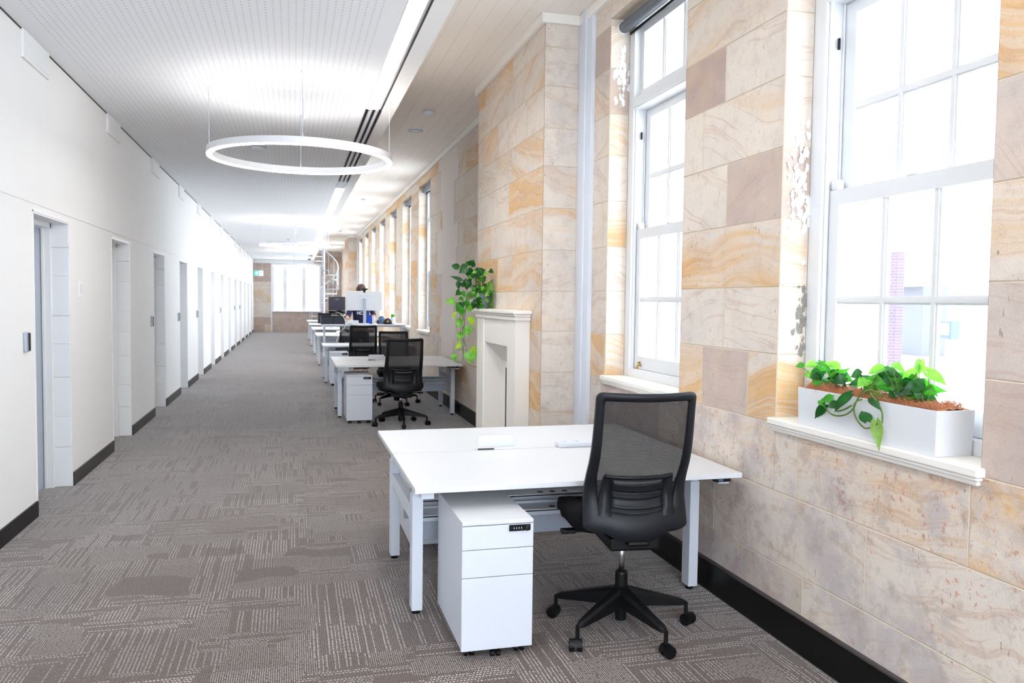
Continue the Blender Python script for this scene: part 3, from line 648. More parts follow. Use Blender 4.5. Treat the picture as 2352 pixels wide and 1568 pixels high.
pedestal(.645, 14.75, 'white pedestal under the desk with the raised half, partly hidden')
fix_dials()

# ================================================================= CHAIRS
def chair(label, loc, rz, lift=0.0, base_rot=0.0):
    t = thing('office_chair', label, 'chair', loc, rz, 'black mesh-backed swivel chairs')
    def bp(u, z):   # back surface: u sideways, z height ; returns point (chair faces +y)
        s = (z-.49)/.69
        y = -.215-.14*s+.075*math.exp(-((z-.72)/.13)**2)*.9 - .02*(1-s)
        return Vector((u, y+.035*(u/.22)**2*1.0, z+lift-.006*(1-(u/.22)**2)*(1 if z > 1.1 else 0)))
    def outline(hwf, z0, z1, r, n, cornerb, sag=0.0):
        # closed outline param; hwf(z) half width
        pts = []
        def hw(z): return hwf(z)
        zs = [z0+cornerb+(z1-r-z0-cornerb)*i/10 for i in range(11)]
        for z in zs: pts.append((hw(z), z))                       # right going up
        for i in range(1, 7): a = PI/2*i/6; pts.append((hw(z1)-r+r*math.cos(a), z1-r+r*math.sin(a)))
        for i in range(1, 8): f = i/8; pts.append(((hw(z1)-r)*(1-2*f), z1))
        for i in range(0, 6): a = PI/2+PI/2*i/6; pts.append((-hw(z1)+r+r*math.cos(a), z1-r+r*math.sin(a)))
        for z in zs[::-1]: pts.append((-hw(z), z))
        for i in range(1, 7): a = PI/2*i/7; pts.append((-(hw(z0+cornerb)-cornerb*1.3*(1-math.cos(a))), z0+cornerb-(cornerb-sag)*math.sin(a)))
        wb = hw(z0+cornerb)-cornerb*1.3
        for i in range(0, 9): f = i/8; u = -wb+2*wb*f; pts.append((u, z0+sag*(u/wb)**2))
        for i in range(6, 0, -1): a = PI/2*i/7; pts.append(((hw(z0+cornerb)-cornerb*1.3*(1-math.cos(a))), z0+cornerb-(cornerb-sag)*math.sin(a)))
        return pts
    ho = lambda z: .226+.017*(max(0, (1.10-z)/.5))**1.3
    hi = lambda z: .190 if z > .8 else .190-.022*((.8-z)/.17)
    O = outline(ho, .487, 1.180, .03, 0, .075, .045); I = outline(hi, .618, 1.143, .012, 0, .035, .012)
    n = len(O); th = Vector((0, .017, 0))
    rows = []
    for f, d in ((0, -.006), (.12, -.012), (.5, -.016), (.88, -.012), (1, -.006), (1, .010), (0, .010)):
        rows.append([bp(O[j][0]*(1-f)+I[j][0]*f, O[j][1]*(1-f)+I[j][1]*f)+Vector((0, d, 0)) for j in range(n)])
    rows.append(rows[0]); MB().grid(rows, 0, True).build('back_frame', shell, t, smooth=True, bevel=0)
    g = [[bp(-.192+.384*i/20, .72+.43*j/16) for i in range(21)] for j in range(17)]; g0 = [[bp(-.185+.37*i/20, .62+.10*j/4) for i in range(21)] for j in range(5)]
    MB().grid(g0[:-1]+g).build('mesh_panel', weave, t, smooth=True)
    # lumbar support : two posts, top bar, ribbed pad
    q = MB()
    for s in (-1, 1):
        rw = []
        for i in range(9):
            z = .628+i*.162/8; w = .030 - .012*i/8; u = s*(.150-.010*i/8)
            rw.append([bp(u-w, z-.02*(i == 0))+Vector((0, -.0135, 0)), bp(u+w, z-.02*(i == 0))+Vector((0, -.0135, 0)), bp(u+w, z)+Vector((0, .012, 0)), bp(u-w, z)+Vector((0, .012, 0))])
        q.grid(rw, 0, True)
    rw = []
    for i in range(17):
        u = -.156+.312*i/16; z = .782+.01*abs(u/.156)**3
        rw.append([bp(u, z-.008)+Vector((0, -.018, 0)), bp(u, z+.010)+Vector((0, -.018, 0)), bp(u, z+.010)+Vector((0, .006, 0)), bp(u, z-.008)+Vector((0, .006, 0))])
    q.grid(rw, 0, True); q.build('lumbar_bracket', shell, t, smooth=True)
    for z0_, z1_ in ((.650, .690), (.694, .722), (.726, .762)):
        rw = []
        for i in range(7):
            z = z0_+(z1_-z0_)*i/6; lip = .006*max(0, (.662-z)/.012)
            rw.append([bp(-.120+.240*k/12, z-.012*(1-((k-6)/6)**2))+Vector((0, -.007-lip, 0)) for k in range(13)])
        MB().grid(rw).build('lumbar_rib', shell, t, solid=.010, smooth=True)
    rw = [[bp(-.11+.22*k/12, z-.008*(1-((k-6)/6)**2))+Vector((0, -.004, 0)) for k in range(13)] for z in (.760, .764, .768)]
    MB().grid(rw).build('lumbar_rail', chrome, t, solid=.004)
    # seat cushion
    rows = []
    for i in range(13):
        a = -1+2*i/12; rr = []
        for j in range(28):
            b = 2*PI*j/28; c, s = math.cos(b), math.sin(b)
            sq = (abs(c)**5+abs(s)**5)**(-1/5); x = .28*c*sq; y = .235*s*sq+.065
            k_ = (1-abs(a)**3.2)**(1/3.2) if abs(a) < 1 else 0
            sh = .86+.14*k_ if abs(a) < .99 else .80
            if i in (0, 12): sh = .78
            z = .565+.060*a
            if y > .15: z -= .25*(y-.15)
            rr.append((x*sh*(.94 if a < -.2 else 1), y*sh+.0, z+lift))
        rows.append(rr)
    q = MB().grid(rows, 0, True); q.quad([rows[0][j] for j in range(27, -1, -1)]); q.quad(rows[-1]); q.build('seat', darkfab, t, smooth=True)
    q = MB(); q.box(-.115, .115, -.20, .13, .440+lift, .50+lift); q.box(-.05, .05, -.255, -.05, .475+lift, .50+lift); q.build('tilt_mechanism', black, t, bevel=.012)
    q = MB(); q.box(-.27, -.10, .03, .055, .468+lift, .48+lift); q.box(-.29, -.22, .02, .065, .464+lift, .484+lift); q.build('lever', black, t, bevel=.005)
    q = MB(); q.box(.10, .27, .03, .055, .468+lift, .48+lift); q.box(.22, .29, .02, .065, .464+lift, .484+lift); q.build('lever', black, t, bevel=.005)
    MB().tube([(0, 0, .27), (0, 0, .45+lift)], .014, 18).build('gas_lift', chrome, t, smooth=True)
    MB().lathe([(0, .285), (.026, .285), (.030, .275), (.030, .215), (.044, .205), (.047, .13), (.030, .12), (.026, .05), (0, .05)], 0, 0, 24).build('column_sleeve', black, t, smooth=False)
    for i in range(5):
        a = base_rot+2*PI*i/5; ca, sa = math.cos(a), math.sin(a); T_ = Matrix.Rotation(a, 4, 'Z')
        rows = []
        for f in (0, .15, .4, .7, .92, 1.0):
            d = .02+.315*f; w = .042*(1-f)+.018*f; zt = .212-.088*f; zb = .128-.028*f
            if f == 1: w *= .7; zt -= .008; zb += .004
            rows.append([tuple(T_ @ Vector((d, y_, z_))) for y_, z_ in ((-w, zb), (-w*.9, zt-.012), (-w*.5, zt), (w*.5, zt), (w*.9, zt-.012), (w, zb))])
        q = MB().grid(rows, 0, True); q.quad(rows[-1]); q.quad(rows[0][::-1])
        leg = q.build('base_arm', black, t, bevel=.002)
        cx, cy = .345*ca, .345*sa; sw = a+.9+.7*i; wx, wy = math.cos(sw), math.sin(sw)
        q = MB().tube([(cx*.965, cy*.965, .112), (cx*.965, cy*.965, .055)], .010, 8)
        for s in (-1, 1): q.tube([(cx+s*wx*.007, cy+s*wy*.007, .0285), (cx+s*wx*.028, cy+s*wy*.028, .0285)], .0285, 20); q.tube([(cx+s*wx*.028, cy+s*wy*.028, .0285), (cx+s*wx*.030, cy+s*wy*.030, .0285)], .021, 20)
        rows = []
        for u_ in range(7):
            b = PI*u_/6; rows.append([(cx+s_*wx*.008-wy*math.cos(b)*.030, cy+s_*wy*.008+wx*math.cos(b)*.030, .030+.030*math.sin(b)) for s_ in (-1, 1)])
        q.grid(rows); q.build('caster', black, leg)
    return t
chair('black mesh-backed swivel chair at the near desk, closest to the viewpoint', (1.515, 3.53, 0), -.10, .0, math.radians(68)+.10)
chair('black mesh-backed swivel chair in front of the second desk', (1.30, 10.07, 0), .03, -.08, math.radians(52))
chair('black mesh-backed swivel chair on the far side of the second desk, facing it', (1.49, 12.14, 0), PI, -.10, math.radians(40))
chair('black mesh-backed swivel chair in front of the desk with the raised half', (1.15, 14.03, 0), -.02, -.05, math.radians(100))
chair('black mesh-backed swivel chair at the fourth desk, seen under the raised desktop', (1.22, 18.6, 0), .05, -.16, math.radians(20))

# ================================================================= PLANTS
WL=[[2.254,3.121,1.29,2.256,3.21,1.288,0.031,2],[2.262,3.108,1.306,2.266,3.009,1.254,0.025,1],[2.278,2.992,1.295,2.262,3.069,1.317,0.03,2],[2.241,2.987,1.254,2.253,2.879,1.316,0.026,1],[2.256,3.104,1.241,2.246,3.03,1.284,0.03,0],[2.3,3.241,1.251,2.299,3.171,1.223,0.031,2],[2.29,3.263,1.275,2.289,3.319,1.282,0.016,1],[2.278,3.002,1.243,2.266,2.918,1.227,0.024,0],[2.278,3.078,1.223,2.291,3.015,1.244,0.025,0],[2.271,2.96,1.254,2.28,2.894,1.246,0.024,1],[2.28,3.147,1.254,2.265,3.167,1.276,0.018,2]]
WR=[[2.288,2.801,1.257,2.292,2.948,1.233,0.036,0],[2.256,2.693,1.318,2.236,2.758,1.294,0.03,2],[2.296,2.733,1.307,2.294,2.628,1.296,0.029,0],[2.285,2.789,1.231,2.301,2.775,1.292,0.021,0],[2.285,2.797,1.248,2.303,2.782,1.199,0.021,0],[2.263,2.799,1.242,2.275,2.783,1.22,0.021,1],[2.266,2.707,1.285,2.284,2.769,1.242,0.023,0],[2.297,2.644,1.25,2.28,2.713,1.284,0.043,0],[2.245,2.633,1.333,2.233,2.529,1.319,0.023,2],[2.303,2.564,1.313,2.3,2.644,1.279,0.033,2],[2.279,2.544,1.328,2.271,2.433,1.349,0.021,2],[2.271,2.514,1.363,2.266,2.514,1.309,0.025,3],[2.26,2.466,1.32,2.263,2.374,1.285,0.035,3],[2.276,2.606,1.272,2.293,2.53,1.26,0.026,0],[2.283,2.508,1.254,2.301,2.408,1.268,0.033,1],[2.295,2.57,1.302,2.316,2.582,1.263,0.031,1],[2.282,2.487,1.257,2.268,2.414,1.247,0.025,1],[2.295,2.654,1.245,2.315,2.644,1.208,0.02,0],[2.298,2.776,1.315,2.301,2.746,1.29,0.023,2],[2.285,2.694,1.295,2.273,2.729,1.26,0.027,0],[2.293,2.592,1.252,2.296,2.57,1.219,0.017,1]]
WT=[[2.16,2.867,1.181,2.154,2.936,1.162,0.022,1],[2.173,2.932,1.143,2.181,3.012,1.078,0.029,0],[2.155,2.82,1.157,2.159,2.898,1.152,0.017,0],[2.163,2.758,1.209,2.158,2.852,1.139,0.03,0],[2.16,2.658,1.113,2.164,2.698,1.155,0.038,0],[2.174,2.625,1.118,2.167,2.593,1.016,0.033,4],[2.168,2.65,1.203,2.161,2.581,1.168,0.015,0],[2.17,2.959,1.159,2.168,2.924,1.137,0.014,1]]
WV=[[[2.172,2.663,1.237],[2.172,2.73,1.193],[2.172,2.752,1.154],[2.172,2.791,1.124],[2.172,2.847,1.108],[2.172,2.898,1.111],[2.172,2.929,1.131],[2.172,2.949,1.143]],[[2.172,2.733,1.184],[2.172,2.752,1.154],[2.172,2.736,1.115],[2.172,2.685,1.083],[2.172,2.631,1.099],[2.172,2.613,1.113]],[[2.172,2.656,1.224],[2.172,2.623,1.197],[2.172,2.591,1.158],[2.172,2.588,1.117]],[[2.172,2.856,1.131],[2.172,2.813,1.138],[2.172,2.766,1.162]]]
MC=[[1.568,7.793,1.886,1.5,7.834,1.92,0.047,0],[1.643,7.741,1.882,1.567,7.783,1.844,0.076,0],[1.671,7.713,1.905,1.694,7.678,1.975,0.064,0],[1.645,7.754,1.917,1.625,7.715,1.956,0.03,1],[1.727,7.698,1.826,1.813,7.69,1.892,0.068,0],[1.67,7.755,1.819,1.663,7.727,1.905,0.068,0],[1.699,7.676,1.787,1.705,7.707,1.852,0.061,0],[1.58,7.714,1.76,1.467,7.752,1.807,0.021,0],[1.797,7.796,1.754,1.841,7.785,1.816,0.058,1],[1.846,7.734,1.662,1.877,7.736,1.769,0.073,2],[1.907,7.76,1.74,1.949,7.768,1.787,0.042,0],[1.557,7.748,1.749,1.563,7.758,1.669,0.038,0],[1.603,7.802,1.735,1.615,7.802,1.694,0.046,0],[1.642,7.73,1.765,1.639,7.749,1.674,0.065,0],[1.56,7.703,1.65,1.515,7.687,1.616,0.045,0],[1.652,7.807,1.599,1.761,7.809,1.646,0.046,1],[1.779,7.747,1.642,1.848,7.706,1.613,0.046,1],[1.869,7.728,1.632,1.886,7.735,1.579,0.046,1],[1.501,7.673,1.555,1.412,7.683,1.564,0.046,2],[1.834,7.759,1.54,1.751,7.722,1.513,0.049,2],[1.845,7.758,1.563,1.899,7.755,1.493,0.065,2],[1.831,7.765,1.567,1.903,7.753,1.577,0.031,1],[1.586,7.769,1.533,1.548,7.789,1.464,0.061,1],[1.578,7.673,1.545,1.586,7.636,1.5,0.052,0],[1.686,7.765,1.531,1.676,7.804,1.454,0.061,2],[1.692,7.705,1.554,1.746,7.701,1.509,0.061,0],[1.591,7.753,1.476,1.6,7.738,1.416,0.061,1],[1.617,7.721,1.711,1.659,7.705,1.765,0.045,0],[1.587,7.722,1.651,1.62,7.73,1.606,0.038,1],[1.562,7.712,1.59,1.599,7.702,1.56,0.038,1],[1.706,7.778,1.836,1.643,7.738,1.78,0.053,0],[1.632,7.75,1.56,1.653,7.769,1.5,0.046,1],[1.718,7.713,1.516,1.69,7.69,1.486,0.038,0]]
MH=[[1.631,7.982,1.372,1.583,7.976,1.298,0.055,2],[1.717,7.957,1.397,1.764,7.956,1.319,0.047,3],[1.667,7.978,1.263,1.771,7.968,1.299,0.055,2],[1.688,7.963,1.263,1.712,7.959,1.213,0.055,2],[1.641,7.983,1.239,1.599,7.982,1.172,0.055,2],[1.634,7.984,1.137,1.573,7.976,1.067,0.039,3],[1.555,7.963,1.021,1.58,7.967,0.962,0.051,2],[1.743,7.985,1.074,1.85,7.984,1.026,0.063,3],[1.729,7.959,1.044,1.733,7.95,0.931,0.094,2],[1.866,7.971,0.979,1.889,7.964,0.92,0.059,2],[1.579,7.982,1.442,1.537,7.99,1.379,0.023,3]]
MV=[[[1.695,7.97,1.561],[1.648,7.97,1.451],[1.669,7.97,1.341],[1.646,7.97,1.263],[1.659,7.97,1.106],[1.664,7.97,0.965],[1.733,7.97,0.909],[1.814,7.97,0.893],[1.878,7.97,0.916]],[[1.679,7.97,1.545],[1.624,7.97,1.419],[1.63,7.97,1.279],[1.634,7.97,1.185],[1.652,7.97,1.059],[1.653,7.97,0.957],[1.613,7.97,0.934],[1.565,7.97,0.954]],[[1.703,7.97,1.545],[1.672,7.97,1.42],[1.668,7.97,1.185],[1.698,7.97,1.028]],[[1.679,7.97,1.545],[1.652,7.97,1.38],[1.654,7.97,1.185],[1.687,7.97,1.075],[1.643,7.97,1.071],[1.58,7.97,1.067]]]

def leaves(data, seed, jit=.35):
    r = random.Random(seed); q = MB()
    cam_p = Vector((0, 0, CH))
    for (ax, ay, az, bx, by, bz, w, c) in data:
        A, B = Vector((ax, ay, az)), Vector((bx, by, bz)); d = B-A; L = d.length
        if L < .03: L = .03
        d = d.normalized(); nrm = (cam_p-A).normalized(); nrm = (nrm+Vector((r.uniform(-jit, jit), r.uniform(-jit, jit), r.uniform(0, jit*1.5)))).normalized()
        side = d.cross(nrm).normalized(); nrm = side.cross(d).normalized(); w = max(w, .026)*.68; rows = []
        droop = r.uniform(.05, .22); fold = r.uniform(.12, .38)
        for i in range(9):
            t_ = i/8; hw = w*(math.sin(PI*min(1, (t_+.06)**.62))**.85 if t_ < 1 else 0); hw = max(hw, .0006)
            if i == 0: hw = w*.35
            base = A+d*(L*t_)+nrm*(L*droop*math.sin(PI*t_)*.8)-Vector((0, 0, 1))*(L*droop*t_*t_)
            back = .16*L if i == 0 else (.03*L if i == 1 else 0)
            rows.append([base+side*(hw*s)+nrm*(abs(s)*hw*fold)-d*(back*abs(s)) for s in (-1, -.55, 0, .55, 1)])
        q.grid(rows, c)
    return q
def vines(data, r=.0028):
    q = MB()
    for v in data:
        P = [Vector(p) for p in v]; S = []
        for i in range(len(P)-1):
            p0 = P[max(i-1, 0)]; p1 = P[i]; p2 = P[i+1]; p3 = P[min(i+2, len(P)-1)]
            for k_ in range(5):
                t_ = k_/5; S.append(.5*((2*p1)+(p2-p0)*t_+(2*p0-5*p1+4*p2-p3)*t_*t_+(3*p1-p0-3*p2+p3)*t_**3))
        S.append(P[-1]); q.tube(S, r, 6)
    return q
t = thing('window_planter', 'long white planter box on the nearest window sill', 'planter', (2.275, 2.7475, 1.0305))
m = MB(); bx, tx = ((-.080, .078), (-.083, .088)); 
def ringp(x0, x1, h, z): return [(x0, -h, z), (x1, -h, z), (x1, h, z), (x0, h, z)]
m.grid([ringp(-.080, .078, .4025, 0), ringp(-.083, .084, .4065, .165), ringp(-.079, .080, .4025, .165), ringp(-.077, .076, .400, .01)], 0, True); m.quad(ringp(-.080, .078, .4025, 0)[::-1]); m.quad(ringp(-.077, .076, .400, .01)); m.build('planter_box', white, t, bevel=.0015)
# coir
r = random.Random(11); q = MB(); rows = []
for i in range(15):
    x = -.074+.148*i/14
    rows.append([(2.275+x, 2.7475-.398+.796*j/60, 1.0305+.145+.035*math.sin(PI*i/14)*(.55+.45*math.sin(j*.55)+.3*r.random())) for j in range(61)])
q.grid(rows)
for _ in range(3200):
    y = r.uniform(-.39, .39); x = r.uniform(-.070, .072); a = r.uniform(0, 2*PI); L = r.uniform(.015, .05); z0 = .165+.028*math.cos(x/.074*1.5)*(.6+.4*math.sin((y+.4)/.796*33)); p = Vector((2.275+x, 2.7475+y, 1.0305+z0-.012))
    e_ = Vector((math.cos(a)*L*.6, math.sin(a)*L, r.uniform(-.004, .022))); b_ = p+e_*.5+Vector((0, 0, r.uniform(.002, .014)))
    q.tube([p, b_, p+e_], .0006, 3, r.choice((0, 0, 1)), cap=False)
tag(q.build('coconut_fibre', [coir, coir2]), 'brown coconut fibre filling the white planter on the window sill', 'mulch', kind='stuff')
def extra(data, n, seed, box_):
    r = random.Random(seed); out = []
    for _ in range(n):
        x, y, z = (r.uniform(*box_[i]) for i in range(3)); a = r.uniform(0, 2*PI); L = r.uniform(.045, .085); out.append([x, y, z, x+math.cos(a)*L*.6, y+math.sin(a)*L, z+r.uniform(-.02, .03), r.uniform(.025, .045), r.choice((0, 0, 1, 2))])
    return data+out
def plant_stems(data, roots, seed):
    r = random.Random(seed); q = MB()
    for (ax, ay, az, *_) in data:
        rx, ry, rz = min(roots, key=lambda p: (p[0]-ax)**2+(p[1]-ay)**2+.2*abs(p[2]-az)); s = Vector((rx+r.uniform(-.02, .02), ry+r.uniform(-.04, .04), rz)); e_ = Vector((ax, ay, az)); q.tube([s, (s+e_)/2+Vector((0, r.uniform(-.012, .012), .012)), e_], .0018, 5)
    return q
t = thing('pothos_plant', 'small leafy pothos at the left end of the window planter', 'plant', (2.27, 3.05, 1.19), 0, 'pothos plants in the window planter')
d_ = extra(WL, 22, 1, ((2.24, 2.32), (2.90, 3.12), (1.215, 1.27)))
def rel(o, t): o.matrix_parent_inverse = Matrix.Translation(-Vector(t.location)); return o
rel(leaves(d_, 5).build('foliage', leafm, t, smooth=True), t); rel(plant_stems(d_, [(2.27, 3.12, 1.18), (2.27, 2.98, 1.18)], 2).build('stem', stems, t), t)
t = thing('pothos_plant', 'large bushy pothos in the middle of the window planter with vines hanging in front', 'plant', (2.27, 2.60, 1.19), 0, 'pothos plants in the window planter')
for v_ in WR: v_[7] = 2 if v_[7] == 3 else v_[7]
d_ = extra(WR, 42, 2, ((2.24, 2.32), (2.50, 2.82), (1.215, 1.285)))
rel(leaves(d_, 6).build('foliage', leafm, t, smooth=True), t); rel(leaves(WT, 7, .2).build('trailing_leaf', leafm, t, smooth=True), t)
rel(plant_stems(d_, [(2.27, 2.78, 1.18), (2.27, 2.62, 1.18), (2.27, 2.52, 1.18)], 3).build('stem', stems, t), t)
wv2 = [list(v) for v in WV]
for v in wv2: v.insert(0, [2.25, v[0][1], 1.20]) if v[0][2] > 1.1 else None
rel(vines(wv2, .0034).build('trailing_vine', stems, t, smooth=True), t)
# mantel plant
t = thing('plant_pot', 'slate grey round pot standing on the mantelpiece', 'plant pot', (1.80, 7.74, 1.487))
MB().lathe([(0, 0), (.062, 0), (.082, .15), (.078, .15), (.060, .012), (0, .012)], 0, 0, 28).build('pot_shell', pot_m, t, smooth=False)
MB().lathe([(0, .138), (.050, .136), (.074, .128)], 0, 0, 20).build('potting_bark', soil, t)
t = thing('hanging_pothos', 'bright green trailing pothos in the grey pot on the mantelpiece', 'plant', (1.80, 7.74, 1.63))
d_ = extra(extra(MC, 40, 4, ((1.66, 1.84), (7.60, 7.84), (1.62, 1.86))), 22, 14, ((1.70, 1.86), (7.60, 7.66), (1.50, 1.68)))
rel(leaves(d_, 8, .5).build('foliage', leafm, t, smooth=True), t); rel(leaves(MH, 9, .25).build('trailing_leaf', leafm, t, smooth=True), t)
mv2 = [[[1.79, 7.76, 1.60], [1.72, 7.90, 1.66]]+v[1:] for v in MV]
rel(vines(mv2, .003).build('trailing_vine', stems, t, smooth=True), t); rel(plant_stems([x for x in d_ if x[2] > 1.5], [(1.80, 7.74, 1.62)], 6).build('stem', stems, t), t)

# ================================================================= RAISED DESK THINGS
ZR = 1.078
t = thing('monitor', 'wide white monitor seen from behind on the raised desk, on a white post', 'monitor', (1.36, 16.13, ZR))
MB().box(-.35, .35, .02, .05, .262, .645).build('screen', white, t, bevel=.006); MB().box(-.34, .34, .0501, .052, .275, .635).build('display', black, t)
q = MB(); q.box(-.045, .045, -.0, .02, .40, .50); q.box(-.02, .02, -.05, .0, .43, .47); q.build('mount', powder, t)
q = MB(); q.box(-.028, .028, -.075, -.035, .01, .50); q.build('post', gray_m, t, bevel=.004); MB().box(-.09, .09, -.10, .06, 0, .012).build('base_plate', powder, t, bevel=.004)
q = MB(); q.box(-.15, .15, .015, .02, .545, .549); q.build('seam', gray_m, t)
t = thing('webcam', 'black webcam clipped on top of the white monitor', 'webcam', (1.36, 16.16, ZR+.645)); q = MB(); q.box(-.045, .065, -.02, .03, .02, .055); q.box(-.02, .02, -.03, .03, -.03, .03); q.build('camera_body', black, t, bevel=.006); MB().tube([(0, .03, .036), (0, .034, .036)], .012, 12).build('lens', chrome, t)
t = thing('laptop', 'graphite laptop open on a black stand left of the monitor', 'laptop', (.83, 16.10, ZR+.24)); t.rotation_euler = (0, 0, -.10)
T_ = Matrix.Translation((0, 0, .02)) @ Matrix.Rotation(.14, 4, 'X')
MB().box(-.16, .16, -.009, 0, 0, .27, T=T_).build('screen_lid', lapm, t, bevel=.003); MB().box(-.035, .04, -.0105, -.009, .215, .224, T=T_).build('lid_lettering', gray_m, t)
MB().box(-.155, .155, .0005, .002, .012, .26, T=T_).build('display', black, t)
T_ = Matrix.Translation((0, 0, .012)) @ Matrix.Rotation(-.22, 4, 'X'); MB().box(-.16, .16, 0, .22, -.016, .0, T=T_).build('keyboard_base', black, t, bevel=.003)
t = thing('laptop_stand', 'black laptop stand arm holding the open laptop', 'stand', (.90, 16.22, ZR)); q = MB(); q.box(-.07, .07, -.05, .09, 0, .012); q.tube([(0, 0, .01), (0, 0, .14), (-.06, -.02, .20)], .014, 10); T_ = Matrix.Translation((-.07, -.10, .222)) @ Matrix.Rotation(-.22, 4, 'X'); q.box(-.13, .14, 0, .22, -.012, .0, T=T_); q.tube([(-.08, -.09, .24), (.02, -.13, .25)], .02, 8); q.build('arm', black, t, bevel=.002)
def crate(loc, sx, sy, h, label):
    t = thing('desk_crate', label, 'storage crate', loc, .03, 'black crates on the raised desk'); q = MB()
    q.box(-sx, sx, -sy, sy, 0, .006)
    for s in (-1, 1): q.box(-sx, sx, s*sy-.004, s*sy+.004, 0, h); q.box(s*sx-.004, s*sx+.004, -sy, sy, 0, h)
    q.build('crate_body', shell if False else slb, t, bevel=.003); q = MB()
    q.box(-sx-.008, sx+.008, -sy-.008, -sy+.002, h-.02, h); q.box(-.006, .006, -sy-.007, -sy, 0, h-.02); q.build('rim', black, t)
slb = mat('dark_blue_black_plastic', (32, 36, 48), .5)
crate((.745, 15.95, ZR), .225, .10, .155, 'black crate at the left front of the raised desk')
crate((.60, 16.38, ZR), .12, .12, .20, 'smaller black crate behind the front one on the raised desk')
# cap with emblem, second cap, cup, pot plant, bag, charger
def cap(loc, rz, m_, label, emblem):
    t = thing('baseball_cap', label, 'cap', loc, rz); n = 24; rows = []
    for i in range(9):
        a = PI/2*i/8; rows.append([(.088*math.cos(a)*math.cos(2*PI*j/n), .098*math.cos(a)*math.sin(2*PI*j/n), .004+.115*math.sin(a)**.9) for j in range(n)])
    MB().grid(rows, 0, True).build('crown', m_, t, smooth=True); rows = []
    for i in range(5):
        f = i/4; rows.append([(.088*math.cos(b)*(1+.0*f)+f*.085*math.cos(b)**.5 if True else 0, .085*math.sin(b)*(1-.1*f), .004+.006*math.cos(b)) for b in [(-1.25+2.5*j/12) for j in range(13)]])
    MB().grid(rows).build('visor', m_ if not emblem else navy2, t, smooth=True, solid=.003)
    MB().lathe([(0, .008), (.008, .004), (.009, 0)], 0, 0, 10, z0=.117).build('button', m_, t)
    if emblem:
        q = MB(); rows = []
        for i in range(7):
            a = .25+.55*i/6; rows.append([(.090*math.cos(a)*math.cos(b), .100*math.cos(a)*math.sin(b), .005+.116*math.sin(a)**.9) for b in (-1.92-.22*math.sin(i), -1.78-.1*math.sin(i), -1.62)])
        q.grid(rows); q.build('emblem', gold, t)
    return t
navy2 = mat('navy_cap_visor', (40, 66, 130), .7)
cap((1.80, 15.98, ZR), .15, mat('black_cap_cotton', (20, 19, 20), .85), 'black baseball cap with gold emblem on the raised desk', True)
t = thing('cloth_pouch', 'slate blue folded fabric pouch behind the black cap', 'pouch', (1.70, 16.18, ZR)); q = MB(); rows = [[(.085*math.cos(a)*s, .05*math.sin(a)*s, z) for a in [2*PI*j/16 for j in range(16)]] for s, z in ((.95, 0), (1.02, .03), (.9, .08), (.6, .13), (.35, .155))]; q.grid(rows, 0, True); q.quad(rows[0][::-1]); q.quad(rows[-1]); q.build('pouch_body', bluegrey, t, smooth=False); Box('flap', (-.10, -.02, -.058, -.048, .01, .07), navy, t, .003)
t = thing('paper_cup', 'tall white cup with orange brown lid right of the monitor post', 'cup', (1.545, 16.2, ZR)); MB().lathe([(0, 0), (.028, 0), (.038, .16), (0, .16)], 0, 0, 20).build('cup_body', white, t); MB().lathe([(.041, .158), (.041, .172), (.034, .182), (0, .182)], 0, 0, 20).build('lid', orange, t)
t = thing('blue_bag', 'bright blue cloth bag standing right of the monitor post', 'bag', (1.465, 16.22, ZR)); rows = []
for i in range(8):
    z = .18*i/7; rows.append([((.055-.006*i/7)*(abs(math.cos(a))**.5*(1 if math.cos(a) > 0 else -1))+.006*math.sin(z*40+a*2), .035*math.sin(a), z) for a in [2*PI*j/20 for j in range(20)]])
q = MB().grid(rows, 0, True); q.quad(rows[0][::-1]); q.build('bag_body', blue, t, smooth=True); MB().tube([(-.03, 0, .175), (-.02, 0, .21), (.02, 0, .21), (.03, 0, .175)], .004, 6).build('handle', navy, t)
t = thing('potted_seedling', 'tiny green plant in a white cup by the cap', 'plant', (1.93, 16.2, ZR)); MB().lathe([(0, 0), (.035, 0), (.045, .14), (.040, .14), (.034, .1), (0, .1)], 0, 0, 20).build('cup', white, t)
r = random.Random(2); q = MB()
dd = [[0, 0, .12, (.03+.03*(i % 3))*math.cos(i*1.1), .05*math.sin(i*1.1), .17+.02*(i % 4), .05, 2 if i % 2 else 1] for i in range(11)]
rows_q = leaves(dd, 3, .6); rows_q.build('foliage', leafm, t, smooth=True); MB().tube([(0, 0, .1), (0, 0, .16)], .003, 5).build('stem', stems, t)
t = thing('power_adapter', 'white charger plugged into the flap on the raised desk', 'adapter', (1.09, 15.90, ZR+.0)); q = MB(); q.box(-.02, .02, -.02, .02, 0, .075); q.lathe([(0, .10), (.018, .09), (.02, .075)], 0, 0, 12); q.build('adapter_body', white, t, bevel=.004)
def cable(name, pts, r_, m_, label): return tag(vines([pts], r_).build(name, m_, None, smooth=True), label, 'cable')
cable('power_cable', [(.80, 16.02, 1.31), (.90, 15.86, 1.27), (.965, 15.80, 1.16), (.965, 15.785, 1.03), (.87, 15.84, .93), (.84, 15.84, .84), (.80, 15.78, .74)], .0055, white, 'white cable looping from the laptop down behind the raised desktop')
cable('power_cable', [(.965, 15.82, 1.08), (1.00, 15.83, .96), (1.06, 15.83, .86), (1.2, 15.85, .80), (1.4, 15.86, .62)], .005, black, 'black cable hanging below the raised desktop')
cable('power_cable', [(1.62, 15.80, 1.07), (1.62, 15.795, 1.15), (1.45, 15.9, 1.5)], .003, gray_m, 'thin grey cable rising behind the white monitor')
cable('power_cable', [(1.62, 10.98, .68), (1.66, 11.0, .50), (1.60, 11.05, .38), (1.5, 11.2, .36)], .005, black, 'black cable drooping under the second desk')
